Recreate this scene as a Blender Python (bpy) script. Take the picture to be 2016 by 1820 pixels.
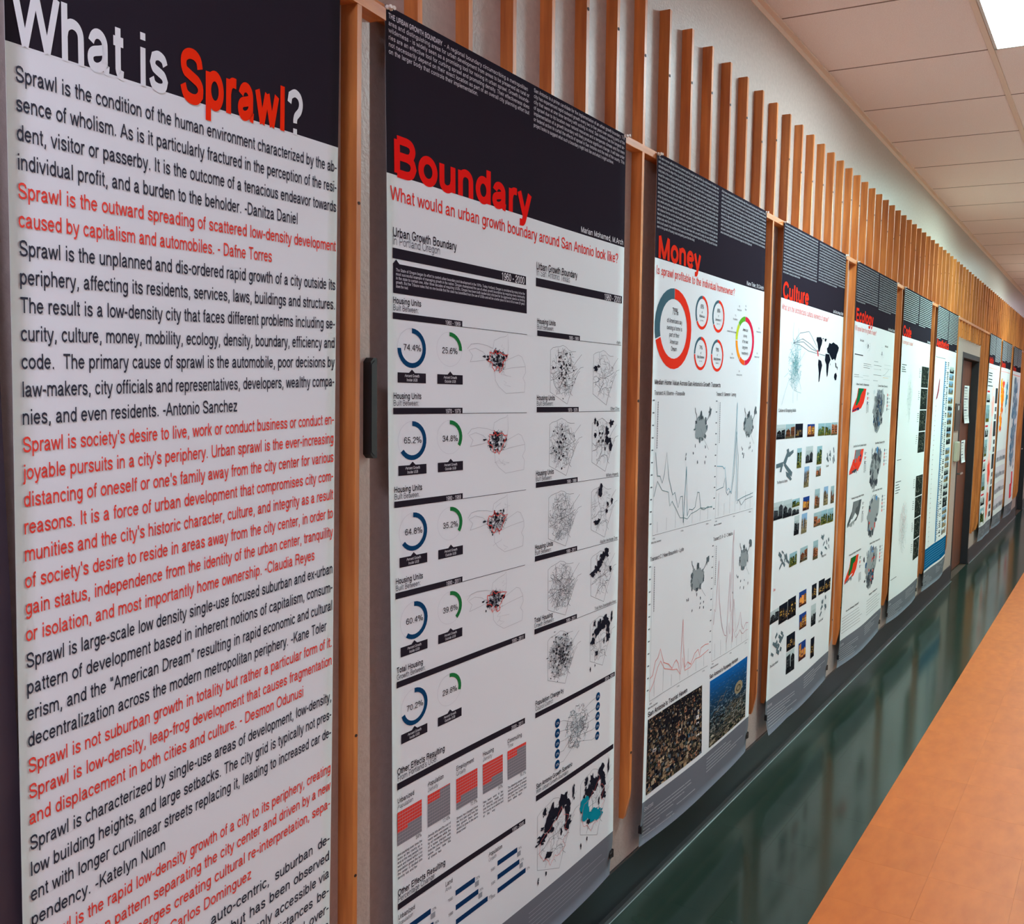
import bpy, math, random
from math import sin, cos, pi, radians
from mathutils import Vector, Matrix


for _o in list(bpy.data.objects):
    bpy.data.objects.remove(_o)
SC = bpy.context.scene
COL = SC.collection

# ---------------------------------------------------------------- camera
cam_data = bpy.data.cameras.new('camera')
cam = bpy.data.objects.new('camera', cam_data)
COL.objects.link(cam)
SC.camera = cam
CF = Vector((0.89640257, 0.42992801, -0.10781618))
CR = Vector((0.43500273, -0.89999821, 0.02785408))
CU = Vector((0.08505912, 0.0718688, 0.99378057))
cam.matrix_world = Matrix(((CR.x, CU.x, -CF.x, 0.0),
                           (CR.y, CU.y, -CF.y, -1.36829),
                           (CR.z, CU.z, -CF.z, 1.66950),
                           (0, 0, 0, 1)))
cam_data.sensor_fit = 'HORIZONTAL'
cam_data.sensor_width = 36.0
cam_data.lens = 1750.518 / 2016 * 36.0
cam_data.shift_x = -(1366.894 - 1008) / 2016
cam_data.shift_y = (966.803 - 910) / 2016
cam_data.clip_start = 0.05

# ---------------------------------------------------------------- light and exposure
SC.view_settings.view_transform = 'Standard'
SC.view_settings.look = 'None'
SC.view_settings.gamma = 1.0
SC.view_settings.use_curve_mapping = False
SC.view_settings.exposure = 0.20
wd = bpy.data.worlds.new('world')
SC.world = wd
wd.use_nodes = True
wd.node_tree.nodes['Background'].inputs[0].default_value = (0.9, 0.95, 1.0, 1)
wd.node_tree.nodes['Background'].inputs[1].default_value = 0.0
# ceiling lamps: (x start, emission, colour); only the first is in view, tints imitate lens colour shading
LAMPS = [(3.4939, 46.0, (.87, 1.15, 1.25, 1), 'bright white recessed ceiling light at the top right corner'),
         (3.4939 + 5 * .6194, 58.0, (.76, 1.26, 1.18, 1), 'recessed ceiling light beyond the first one, outside the picture'),
         (3.4939 + 11 * .6194, 50.0, (.82, 1.22, 1.18, 1), 'recessed ceiling light above the brown door, outside the picture'),
         (3.4939 + 17 * .6194, 34.0, (1.02, 1.0, 1.24, 1), 'farthest recessed ceiling light, outside the picture'),
         (3.4939 - 7 * .6194, 42.0, (.95, .99, 1.28, 1), 'recessed ceiling light behind the camera, above the text poster'),
         (3.4939 - 13 * .6194, 34.0, (.95, 1.0, 1.28, 1), 'recessed ceiling light far behind the camera')]

# ---------------------------------------------------------------- helpers
def lin(c):
    r = []
    for v in c[:3]:
        v /= 255.0
        r.append(v / 12.92 if v <= 0.04045 else ((v + 0.055) / 1.055) ** 2.4)
    return (r[0], r[1], r[2], 1.0)

def new_mat(name):
    m = bpy.data.materials.new(name)
    m.use_nodes = True
    return m, m.node_tree.nodes, m.node_tree.links, m.node_tree.nodes['Principled BSDF']

def simple(name, rgb, rough=0.5, metal=0.0, spec=0.5):
    m, n, l, b = new_mat(name)
    b.inputs['Base Color'].default_value = lin(rgb)
    b.inputs['Roughness'].default_value = rough
    b.inputs['Metallic'].default_value = metal
    b.inputs['Specular IOR Level'].default_value = spec
    return m

def noisy(name, c1, c2, scale, rough=0.5, bump=0.0, bscale=None, vec=(1, 1, 1), spec=0.5, detail=4.0,
          per_object=0.0, lo=0.35, hi=0.65, rough_var=0.0):
    """two colours mixed by noise, with an optional fine bump and a per-object value shift"""
    m, n, l, b = new_mat(name)
    tc = n.new('ShaderNodeTexCoord')
    mp = n.new('ShaderNodeMapping')
    mp.inputs['Scale'].default_value = vec
    l.new(tc.outputs['Object'], mp.inputs['Vector'])
    src = mp.outputs['Vector']
    if per_object:
        oi = n.new('ShaderNodeObjectInfo')
        ad = n.new('ShaderNodeVectorMath')
        ad.operation = 'ADD'
        sc_ = n.new('ShaderNodeVectorMath')
        sc_.operation = 'SCALE'
        cb = n.new('ShaderNodeCombineXYZ')
        l.new(oi.outputs['Random'], cb.inputs[0]); l.new(oi.outputs['Random'], cb.inputs[1]); l.new(oi.outputs['Random'], cb.inputs[2])
        l.new(cb.outputs[0], sc_.inputs[0]); sc_.inputs['Scale'].default_value = 37.0
        l.new(src, ad.inputs[0]); l.new(sc_.outputs[0], ad.inputs[1])
        src = ad.outputs[0]
    t = n.new('ShaderNodeTexNoise')
    t.inputs['Scale'].default_value = scale
    t.inputs['Detail'].default_value = detail
    l.new(src, t.inputs['Vector'])
    mr = n.new('ShaderNodeMapRange')
    mr.inputs['From Min'].default_value = lo
    mr.inputs['From Max'].default_value = hi
    l.new(t.outputs['Fac'], mr.inputs['Value'])
    mx = n.new('ShaderNodeMix')
    mx.data_type = 'RGBA'
    mx.inputs[6].default_value = lin(c1)
    mx.inputs[7].default_value = lin(c2)
    l.new(mr.outputs[0], mx.inputs[0])
    colr = mx.outputs[2]
    if per_object:
        hs = n.new('ShaderNodeHueSaturation')
        m2 = n.new('ShaderNodeMapRange')
        m2.inputs['To Min'].default_value = 1 - per_object
        m2.inputs['To Max'].default_value = 1 + per_object
        l.new(oi.outputs['Random'], m2.inputs['Value'])
        l.new(m2.outputs[0], hs.inputs['Value'])
        l.new(colr, hs.inputs['Color'])
        colr = hs.outputs[0]
    l.new(colr, b.inputs['Base Color'])
    b.inputs['Roughness'].default_value = rough
    b.inputs['Specular IOR Level'].default_value = spec
    if rough_var:
        m3 = n.new('ShaderNodeMapRange')
        m3.inputs['To Min'].default_value = rough - rough_var
        m3.inputs['To Max'].default_value = rough + rough_var
        l.new(mr.outputs[0], m3.inputs['Value'])
        l.new(m3.outputs[0], b.inputs['Roughness'])
    if bump:
        t2 = n.new('ShaderNodeTexNoise')
        t2.inputs['Scale'].default_value = bscale or scale
        t2.inputs['Detail'].default_value = 3
        l.new(mp.outputs[0], t2.inputs['Vector'])
        bp = n.new('ShaderNodeBump')
        bp.inputs['Strength'].default_value = bump
        bp.inputs['Distance'].default_value = 0.004
        l.new(t2.outputs['Fac'], bp.inputs['Height'])
        l.new(bp.outputs[0], b.inputs['Normal'])
    return m

def emit(name, rgb, strength):
    m = bpy.data.materials.new(name)
    m.use_nodes = True
    nt = m.node_tree
    nt.nodes.clear()
    e = nt.nodes.new('ShaderNodeEmission')
    e.inputs[0].default_value = rgb
    e.inputs[1].default_value = strength
    o = nt.nodes.new('ShaderNodeOutputMaterial')
    nt.links.new(e.outputs[0], o.inputs[0])
    return m

# geometry as (verts, faces) lists
def box(x0, x1, y0, y1, z0, z1):
    v = [(x, y, z) for x in (x0, x1) for y in (y0, y1) for z in (z0, z1)]
    f = [(0, 1, 3, 2), (4, 6, 7, 5), (0, 4, 5, 1), (2, 3, 7, 6), (0, 2, 6, 4), (1, 5, 7, 3)]
    return v, f

def bbox(x0, x1, y0, y1, z0, z1, b=0.002):
    """box with chamfered edges"""
    import bmesh
    bm = bmesh.new()
    v, f = box(x0, x1, y0, y1, z0, z1)
    bv = [bm.verts.new(p) for p in v]
    for q in f:
        bm.faces.new([bv[i] for i in q])
    bmesh.ops.bevel(bm, geom=list(bm.edges), offset=b, segments=1, affect='EDGES', profile=0.5)
    bm.verts.ensure_lookup_table()
    bm.normal_update()
    bmesh.ops.recalc_face_normals(bm, faces=bm.faces)
    vs = [tuple(a.co) for a in bm.verts]
    idx = {a: i for i, a in enumerate(bm.verts)}
    fs = [tuple(idx[a] for a in q.verts) for q in bm.faces]
    bm.free()
    return vs, fs

def cyl(cx, cy, cz, r, h, axis='z', n=12, r2=None):
    r2 = r if r2 is None else r2
    v = []
    for k in range(n):
        a = 2 * pi * k / n
        for (rr, t) in ((r, 0), (r2, h)):
            p, q = rr * cos(a), rr * sin(a)
            v.append({'z': (cx + p, cy + q, cz + t), 'y': (cx + p, cy + t, cz + q), 'x': (cx + t, cy + p, cz + q)}[axis])
    f = [(2 * k, 2 * ((k + 1) % n), 2 * ((k + 1) % n) + 1, 2 * k + 1) for k in range(n)]
    f.append(tuple(2 * k for k in range(n))[::-1])
    f.append(tuple(2 * k + 1 for k in range(n)))
    return v, f

def join(*gs):
    V, F = [], []
    for v, f in gs:
        o = len(V)
        V += v
        F += [tuple(i + o for i in q) for q in f]
    return V, F

def mesh(name, g, mats):
    me = bpy.data.meshes.new(name)
    me.from_pydata(g[0], [], g[1])
    for m in (mats if isinstance(mats, (list, tuple)) else [mats]):
        me.materials.append(m)
    me.update()
    return me

def obj(name, g, mats, parent=None, loc=None):
    me = g if isinstance(g, bpy.types.Mesh) else mesh(name, g, mats)
    o = bpy.data.objects.new(name, me)
    COL.objects.link(o)
    if parent:
        o.parent = parent
        if loc is None:
            o.matrix_parent_inverse = Matrix.Translation(parent.location).inverted()
    if loc is not None:
        o.location = loc
    return o

def tag(o, label=None, cat=None, group=None, kind=None):
    if label: o['label'] = label
    if cat: o['category'] = cat
    if group: o['group'] = group
    if kind: o['kind'] = kind
    return o

def thing(name, label, cat, loc=(0, 0, 0), group=None):
    o = bpy.data.objects.new(name, None)
    o.empty_display_size = 0.1
    o.location = loc
    COL.objects.link(o)
    return tag(o, label, cat, group)

def struct(name, g, mat, parent=None):
    o = obj(name, g, mat, parent)
    if not parent:
        o['kind'] = 'structure'
    return o

# ---------------------------------------------------------------- materials
C_PAPER = (226, 230, 232)
C_WALL = (188, 172, 163)
C_WALL2 = (179, 163, 154)
C_CEIL = (250, 232, 226)
C_CEIL2 = (243, 222, 216)
C_GRID = (232, 206, 188)
C_WOOD = (220, 138, 68)
C_WOOD2 = (172, 94, 44)
C_GREEN = (36, 50, 42)
C_GREEN2 = (42, 55, 46)
C_ORANGE = (204, 104, 34)
C_ORANGE2 = (190, 92, 27)
C_BASE = (30, 32, 38)
M_WALL = noisy('painted_wall', C_WALL, C_WALL2, 60, rough=0.42, bump=0.35, bscale=130, spec=0.45)
M_CEIL = noisy('ceiling_tile', C_CEIL, C_CEIL2, 220, rough=0.9, bump=0.5, bscale=350)
M_GRID = simple('grid_metal', C_GRID, 0.6)
M_WOOD = noisy('fir_wood', C_WOOD, C_WOOD2, 7, rough=0.42, vec=(6, 6, 0.55), per_object=0.16, lo=0.3, hi=0.72, bump=0.08, bscale=30)
M_GREEN = noisy('green_vinyl', C_GREEN, C_GREEN2, 14, rough=0.13, lo=0.3, hi=0.75, spec=0.5, detail=3, per_object=0.04)
M_ORANGE = noisy('orange_vinyl', C_ORANGE, C_ORANGE2, 9, rough=0.45, vec=(1, 2.2, 1), lo=0.3, hi=0.7, spec=0.3, detail=8, per_object=0.035)
M_SUB = simple('joint_dark', (70, 50, 36), 0.8)
M_BASE = simple('black_rubber', C_BASE, 0.30)
M_METAL = simple('frame_paint', (74, 70, 66), 0.45)
M_DARKFRAME = simple('dark_frame_paint', (46, 44, 48), 0.5)
M_DOOR = noisy('door_veneer', (122, 66, 44), (92, 48, 34), 5, rough=0.4, vec=(8, 8, 0.6))
M_BEIGE = simple('beige_plastic', (176, 172, 152), 0.5)
M_BROWN = simple('brown_plastic', (66, 58, 52), 0.4)
M_BLACK = simple('black_plastic', (22, 22, 27), 0.45)
M_SCREW = simple('screw_hole', (42, 26, 20), 0.7)
M_STEEL = simple('steel', (200, 196, 190), 0.25, 1.0)
M_PIN = simple('clear_pin', (240, 235, 225), 0.15)
M_PAPER = simple('white_paper', C_PAPER, 0.55)
M_PLUM = noisy('dark_plum', (70, 58, 66), (60, 50, 60), 9, rough=0.6)

def print_mat(name, rough):
    m, n, l, b = new_mat(name)
    a = n.new('ShaderNodeVertexColor')
    a.layer_name = 'ink'
    l.new(a.outputs['Color'], b.inputs['Base Color'])
    b.inputs['Roughness'].default_value = rough
    b.inputs['Specular IOR Level'].default_value = 0.0
    return m
M_INK = print_mat('printed_ink', 0.5)
M_INKD = print_mat('printed_sheet', 0.55)

M_WALLR = noisy('white_wall', (240, 238, 234), (232, 230, 226), 60, rough=0.5, bump=0.3, bscale=130)
M_GRID2 = simple('cross_metal', (150, 124, 112), 0.6)
M_GRIDW = simple('lamp_frame_white', (214, 206, 200), 0.5)
M_GLINT = simple('skirting_glint', (135, 148, 145), 0.1)
M_METALF = simple('frame_brown', (32, 29, 33), 0.55)
M_DOORD = simple('dark_door', (40, 38, 48), 0.4)
M_WOODR = noisy('fir_rail', C_WOOD, C_WOOD2, 7, rough=0.42, vec=(0.5, 6, 6), lo=0.3, hi=0.72)
# ---------------------------------------------------------------- grotesque lettering drawn as strokes
# each glyph: advance, list of strokes; a stroke is (curved?, [(x, y) ...]) in em units, centre lines, cap height .72
def el(cx, cy, rx, ry, a0, a1, n=10):
    return [(cx + rx * cos(radians(a0 + (a1 - a0) * k / n)), cy + ry * sin(radians(a0 + (a1 - a0) * k / n))) for k in range(n + 1)]
W_ = 0.045
X = 0.485      # x-height centre line
K = 0.675      # cap centre line
G = {}
def g(ch, adv, *st):
    G[ch] = (adv, [list(s) for s in st])
g(' ', .28)
g('a', .55, [(.09, .36)] + el(.25, .345, .155, .14, 160, 15, 6) + [(.405, .30), (.405, .10), (.43, .05), (.50, .04)],
  [(.405, .31), (.28, .275), (.15, .245), (.085, .205), (.07, .14), (.10, .075), (.18, .043), (.27, .055), (.36, .105), (.405, .18)])
g('b', .56, [(.09, 0), (.09, .72)], el(.28, .265, .19, .22, 180, -180, 12))
g('c', .50, el(.27, .265, .20, .22, 35, 325, 10))
g('d', .56, [(.465, 0), (.465, .72)], el(.275, .265, .19, .22, 0, 360, 12))
g('e', .55, [(.07, .275), (.475, .275)] + el(.27, .265, .205, .22, 0, 325, 11))
g('f', .28, [(.13, 0), (.13, .58), (.16, .66), (.27, .68)], [(.02, .48), (.26, .48)])
g('g', .55, [(.455, .52), (.455, .02), (.41, -.10), (.29, -.165), (.16, -.15), (.09, -.08)], el(.27, .27, .185, .215, 0, 360, 12))
g('h', .55, [(.09, 0), (.09, .72)], [(.09, .32), (.13, .43), (.24, .487), (.36, .47), (.43, .40), (.445, .30), (.445, 0)])
g('i', .23, [(.115, 0), (.115, .52)], [(.115, .62), (.115, .72)])
g('j', .23, [(.125, .52), (.125, -.08), (.10, -.15), (.0, -.165)], [(.125, .62), (.125, .72)])
g('k', .50, [(.09, 0), (.09, .72)], [(.43, .52), (.10, .20)], [(.21, .31), (.45, 0)])
g('l', .23, [(.115, 0), (.115, .72)])
g('m', .83, [(.09, 0), (.09, .52)], [(.09, .33), (.13, .44), (.23, .487), (.35, .46), (.415, .36), (.415, 0)], [(.415, .33), (.46, .44), (.56, .487), (.68, .46), (.735, .36), (.735, 0)])
g('n', .55, [(.09, 0), (.09, .52)], [(.09, .32), (.13, .43), (.24, .487), (.36, .47), (.43, .40), (.445, .30), (.445, 0)])
g('o', .55, el(.275, .265, .21, .22, 90, 450, 12))
g('p', .56, [(.09, -.20), (.09, .52)], el(.285, .265, .19, .22, 180, -180, 12))
g('q', .56, [(.465, -.20), (.465, .52)], el(.27, .265, .19, .22, 0, 360, 12))
g('r', .34, [(.09, 0), (.09, .52)], [(.09, .30), (.13, .42), (.21, .48), (.33, .48)])
g('s', .50, [(.43, .37), (.38, .45), (.25, .487), (.13, .455), (.095, .37), (.14, .30), (.37, .225), (.43, .15), (.39, .07), (.26, .04), (.12, .07), (.065, .16)])
g('t', .28, [(.13, .66), (.13, .12), (.16, .055), (.26, .04)], [(.02, .48), (.26, .48)])
g('u', .55, [(.095, .52), (.095, .20), (.11, .11), (.18, .05), (.29, .04), (.40, .10), (.445, .20)], [(.45, .52), (.45, 0)])
g('v', .50, [(.03, .52), (.245, .01), (.46, .52)])
g('w', .72, [(.02, .52), (.185, .01), (.355, .50), (.525, .01), (.69, .52)])
g('x', .50, [(.04, .52), (.455, 0)], [(.45, .52), (.035, 0)])
g('y', .50, [(.03, .52), (.25, .01)], [(.46, .52), (.24, -.08), (.18, -.155), (.06, -.16)])
g('z', .50, [(.04, .475), (.43, .475), (.06, .045), (.46, .045)])
g('A', .67, [(.03, 0), (.33, .70), (.63, 0)], [(.14, .24), (.52, .24)])
g('B', .67, [(.11, .045), (.11, .675)], [(.11, .675), (.38, .675), (.50, .64), (.55, .53), (.49, .41), (.38, .375), (.11, .375)], [(.38, .375), (.52, .33), (.575, .21), (.51, .09), (.38, .045), (.11, .045)])
g('C', .72, el(.38, .36, .31, .32, 30, 330, 14))
g('D', .72, [(.12, .045), (.12, .675), (.35, .675), (.50, .63), (.61, .50), (.63, .36), (.61, .22), (.50, .09), (.35, .045), (.08, .045)])
g('E', .66, [(.60, .675), (.12, .675), (.12, .045), (.61, .045)], [(.12, .375), (.56, .375)])
g('F', .61, [(.57, .675), (.12, .675), (.12, 0)], [(.12, .36), (.50, .36)])
g('G', .77, el(.38, .36, .31, .32, 35, 345, 14) + [(.68, .33), (.41, .33)])
g('H', .72, [(.12, 0), (.12, .72)], [(.60, 0), (.60, .72)], [(.12, .375), (.60, .375)])
g('I', .27, [(.135, 0), (.135, .72)])
g('J', .50, [(.38, .72), (.38, .20), (.35, .09), (.23, .04), (.11, .08), (.07, .22)])
g('K', .66, [(.12, 0), (.12, .72)], [(.60, .72), (.13, .26)], [(.29, .42), (.62, 0)])
g('L', .55, [(.12, .72), (.12, .045), (.52, .045)])
g('M', .83, [(.11, 0), (.11, .69), (.415, .03), (.72, .69), (.72, 0)])
g('N', .72, [(.12, 0), (.12, .68), (.60, .04), (.60, .72)])
g('O', .77, el(.385, .36, .32, .32, 90, 450, 16))
g('P', .66, [(.12, 0), (.12, .675), (.40, .675), (.53, .63), (.57, .50), (.53, .37), (.40, .325), (.12, .325)])
g('Q', .77, el(.385, .36, .32, .32, 90, 450, 16), [(.43, .20), (.68, -.02)])
g('R', .72, [(.12, 0), (.12, .675), (.43, .675), (.55, .63), (.59, .52), (.55, .41), (.43, .365), (.12, .365)], [(.43, .365), (.54, .31), (.58, .20), (.61, 0)])
g('S', .66, [(.56, .50), (.52, .62), (.40, .68), (.24, .675), (.12, .61), (.10, .50), (.16, .41), (.47, .32), (.57, .24), (.57, .13), (.47, .055), (.31, .04), (.15, .09), (.08, .22)])
g('T', .61, [(.03, .675), (.58, .675)], [(.305, .675), (.305, 0)])
g('U', .72, [(.11, .72), (.11, .25), (.16, .10), (.28, .042), (.44, .042), (.56, .10), (.61, .25), (.61, .72)])
g('V', .66, [(.03, .72), (.33, .02), (.63, .72)])
g('W', .94, [(.03, .72), (.245, .02), (.47, .70), (.695, .02), (.91, .72)])
g('X', .66, [(.04, .72), (.62, 0)], [(.61, .72), (.03, 0)])
g('Y', .66, [(.03, .72), (.33, .30), (.63, .72)], [(.33, .30), (.33, 0)])
g('Z', .61, [(.05, .675), (.54, .675), (.06, .045), (.56, .045)])
g('0', .55, el(.275, .355, .20, .31, 90, 450, 12))
g('1', .55, [(.10, .56), (.22, .59), (.30, .70), (.30, 0)])
g('2', .55, [(.08, .48), (.12, .61), (.25, .675), (.39, .64), (.46, .53), (.43, .40), (.20, .22), (.08, .09), (.07, .045), (.48, .045)])
g('3', .55, [(.08, .52), (.14, .64), (.27, .675), (.40, .63), (.44, .52), (.38, .42), (.24, .38)], [(.24, .38), (.41, .33), (.47, .21), (.41, .09), (.26, .04), (.12, .08), (.06, .20)])
g('4', .55, [(.38, 0), (.38, .70), (.05, .22), (.50, .22)])
g('5', .55, [(.45, .67), (.15, .67), (.10, .34), (.20, .42), (.33, .42), (.44, .35), (.47, .22), (.41, .09), (.27, .04), (.13, .08), (.06, .18)])
g('6', .55, [(.45, .54), (.39, .65), (.28, .68), (.15, .60), (.085, .43), (.08, .25)] + el(.275, .235, .195, .195, 180, 540, 12))
g('7', .55, [(.05, .66), (.49, .66), (.33, .42), (.23, .18), (.20, 0)])
g('8', .55, el(.275, .525, .165, .15, 270, 630, 10), el(.275, .21, .20, .17, 90, 450, 10))
g('9', .55, el(.275, .475, .195, .195, 0, 360, 12) + [(.46, .30), (.41, .12), (.29, .04), (.16, .05), (.09, .16)])
g('%', .89, el(.19, .52, .13, .15, 90, 450, 10), el(.70, .19, .13, .15, 90, 450, 10), [(.62, .72), (.27, 0)])
g('.', .27, [(.135, 0), (.135, .10)])
g(',', .27, [(.15, .10), (.15, 0), (.10, -.12)])
g(':', .27, [(.135, 0), (.135, .10)], [(.135, .42), (.135, .52)])
g(';', .27, [(.15, .10), (.15, 0), (.10, -.12)], [(.135, .42), (.135, .52)])
g("'", .20, [(.10, .72), (.10, .50)])
g('"', .34, [(.10, .72), (.10, .50)], [(.24, .72), (.24, .50)])
g('-', .33, [(.04, .28), (.29, .28)])
g('|', .27, [(.13, -.1), (.13, .74)])
g('?', .55, [(.07, .50), (.10, .62), (.25, .68), (.40, .64), (.46, .53), (.42, .41), (.30, .31), (.27, .24), (.27, .19)], [(.27, 0), (.27, .10)])
g('&', .66, [(.60, 0), (.20, .45), (.16, .57), (.22, .67), (.34, .67), (.40, .57), (.35, .46), (.12, .27), (.09, .14), (.20, .045), (.36, .06), (.50, .20), (.56, .34)])
g('/', .30, [(.26, .74), (.03, -.02)])
g('(', .33, [(.28, .76), (.14, .55), (.10, .28), (.14, 0), (.28, -.2)])
g(')', .33, [(.05, .76), (.19, .55), (.23, .28), (.19, 0), (.05, -.2)])

def stroke(pts, w):
    """quads along an open or closed polyline with mitred joins; returns (verts, faces)"""
    P = [Vector(p) for p in pts]
    closed = (P[0] - P[-1]).length < 1e-5 * max(1.0, w) and len(P) > 3
    if closed:
        P = P[:-1]
    n = len(P)
    V = []
    for i in range(n):
        a = P[i] - P[i - 1] if (i > 0 or closed) else None
        b = P[(i + 1) % n] - P[i] if (i < n - 1 or closed) else None
        if a is None: a = b
        if b is None: b = a
        if a.length < 1e-9: a = b
        if b.length < 1e-9: b = a
        a = a.normalized(); b = b.normalized()
        na = Vector((-a.y, a.x)); nb = Vector((-b.y, b.x))
        m = na + nb
        if m.length < 0.35:
            m = na.copy(); k = 1.0
        else:
            m.normalize()
            k = 1.0 / max(m.dot(na), 0.3)
            if k > 1.5:
                k = 1.25
        V.append(P[i] + m * (w / 2 * k))
        V.append(P[i] - m * (w / 2 * k))
    F = []
    for i in range(n if closed else n - 1):
        j = (i + 1) % n
        F.append((2 * i, 2 * i + 1, 2 * j + 1, 2 * j))
    return [(v.x, v.y) for v in V], F

def curve(P):
    """Catmull-Rom through the points, corners kept"""
    P = [Vector(p) for p in P]
    closed = (P[0] - P[-1]).length < 1e-5
    n = len(P)
    if n < 4: return [tuple(p) for p in P]
    def corner(i):
        if closed and i in (0, n - 1): return False
        if i in (0, n - 1): return True
        a, b = P[i] - P[i - 1], P[i + 1] - P[i]
        return a.angle(b, 0) > radians(52) or (a.length > .2 and b.length > .2)
    out = [tuple(P[0])]
    for i in range(n - 1):
        a, b = P[i], P[i + 1]
        p = P[i - 1] if i > 0 else (P[-2] if closed else a)
        q = P[i + 2] if i + 2 < n else (P[1] if closed else b)
        L = (b - a).length
        if L > .26 or L < .02:
            out.append(tuple(b)); continue
        if corner(i): p = a
        if corner(i + 1): q = b
        m0 = (b - p) * .5; m1 = (q - a) * .5
        if m0.length > L: m0 = m0.normalized() * L
        if m1.length > L: m1 = m1.normalized() * L
        for k in range(1, 5):
            s = k / 4
            h = a * (2*s**3 - 3*s**2 + 1) + m0 * (s**3 - 2*s**2 + s) + b * (-2*s**3 + 3*s**2) + m1 * (s**3 - s**2)
            out.append(tuple(h))
    return out

_gc = {}
def glyph(ch, weight, lod):
    key = (ch, weight, lod)
    if key not in _gc:
        adv, st = G.get(ch, G['-'])
        V, F = [], []
        parts = []
        for s in st:                       # cut strokes at sharp corners so that the tips stay clean
            cur = [s[0]]
            for i in range(1, len(s)):
                cur.append(s[i])
                if i < len(s) - 1:
                    a = Vector(s[i]) - Vector(s[i - 1]); b = Vector(s[i + 1]) - Vector(s[i])
                    if a.length > .12 and b.length > .12 and a.angle(b) > radians(100):
                        parts.append(cur)
                        cur = [s[i]]
            parts.append(cur)
        for s in parts:
            if lod < 0:
                s = curve(s)
            elif lod and len(s) > 5:
                s = s[::2] if (len(s) % 2) else s[::2] + [s[-1]]
            v, f = stroke(s, weight)
            o = len(V)
            V += v
            F += [tuple(i + o for i in q) for q in f]
        _gc[key] = (adv, V, F)
    return _gc[key]

def text_width(s, size, sx=1.0):
    return sum(G.get(c, G['-'])[0] for c in s) * size * sx
# ---------------------------------------------------------------- printed sheets
INK = (44, 39, 47)
RED = (222, 52, 34)
GREYF = (112, 114, 122)
WHITE = C_PAPER

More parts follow.
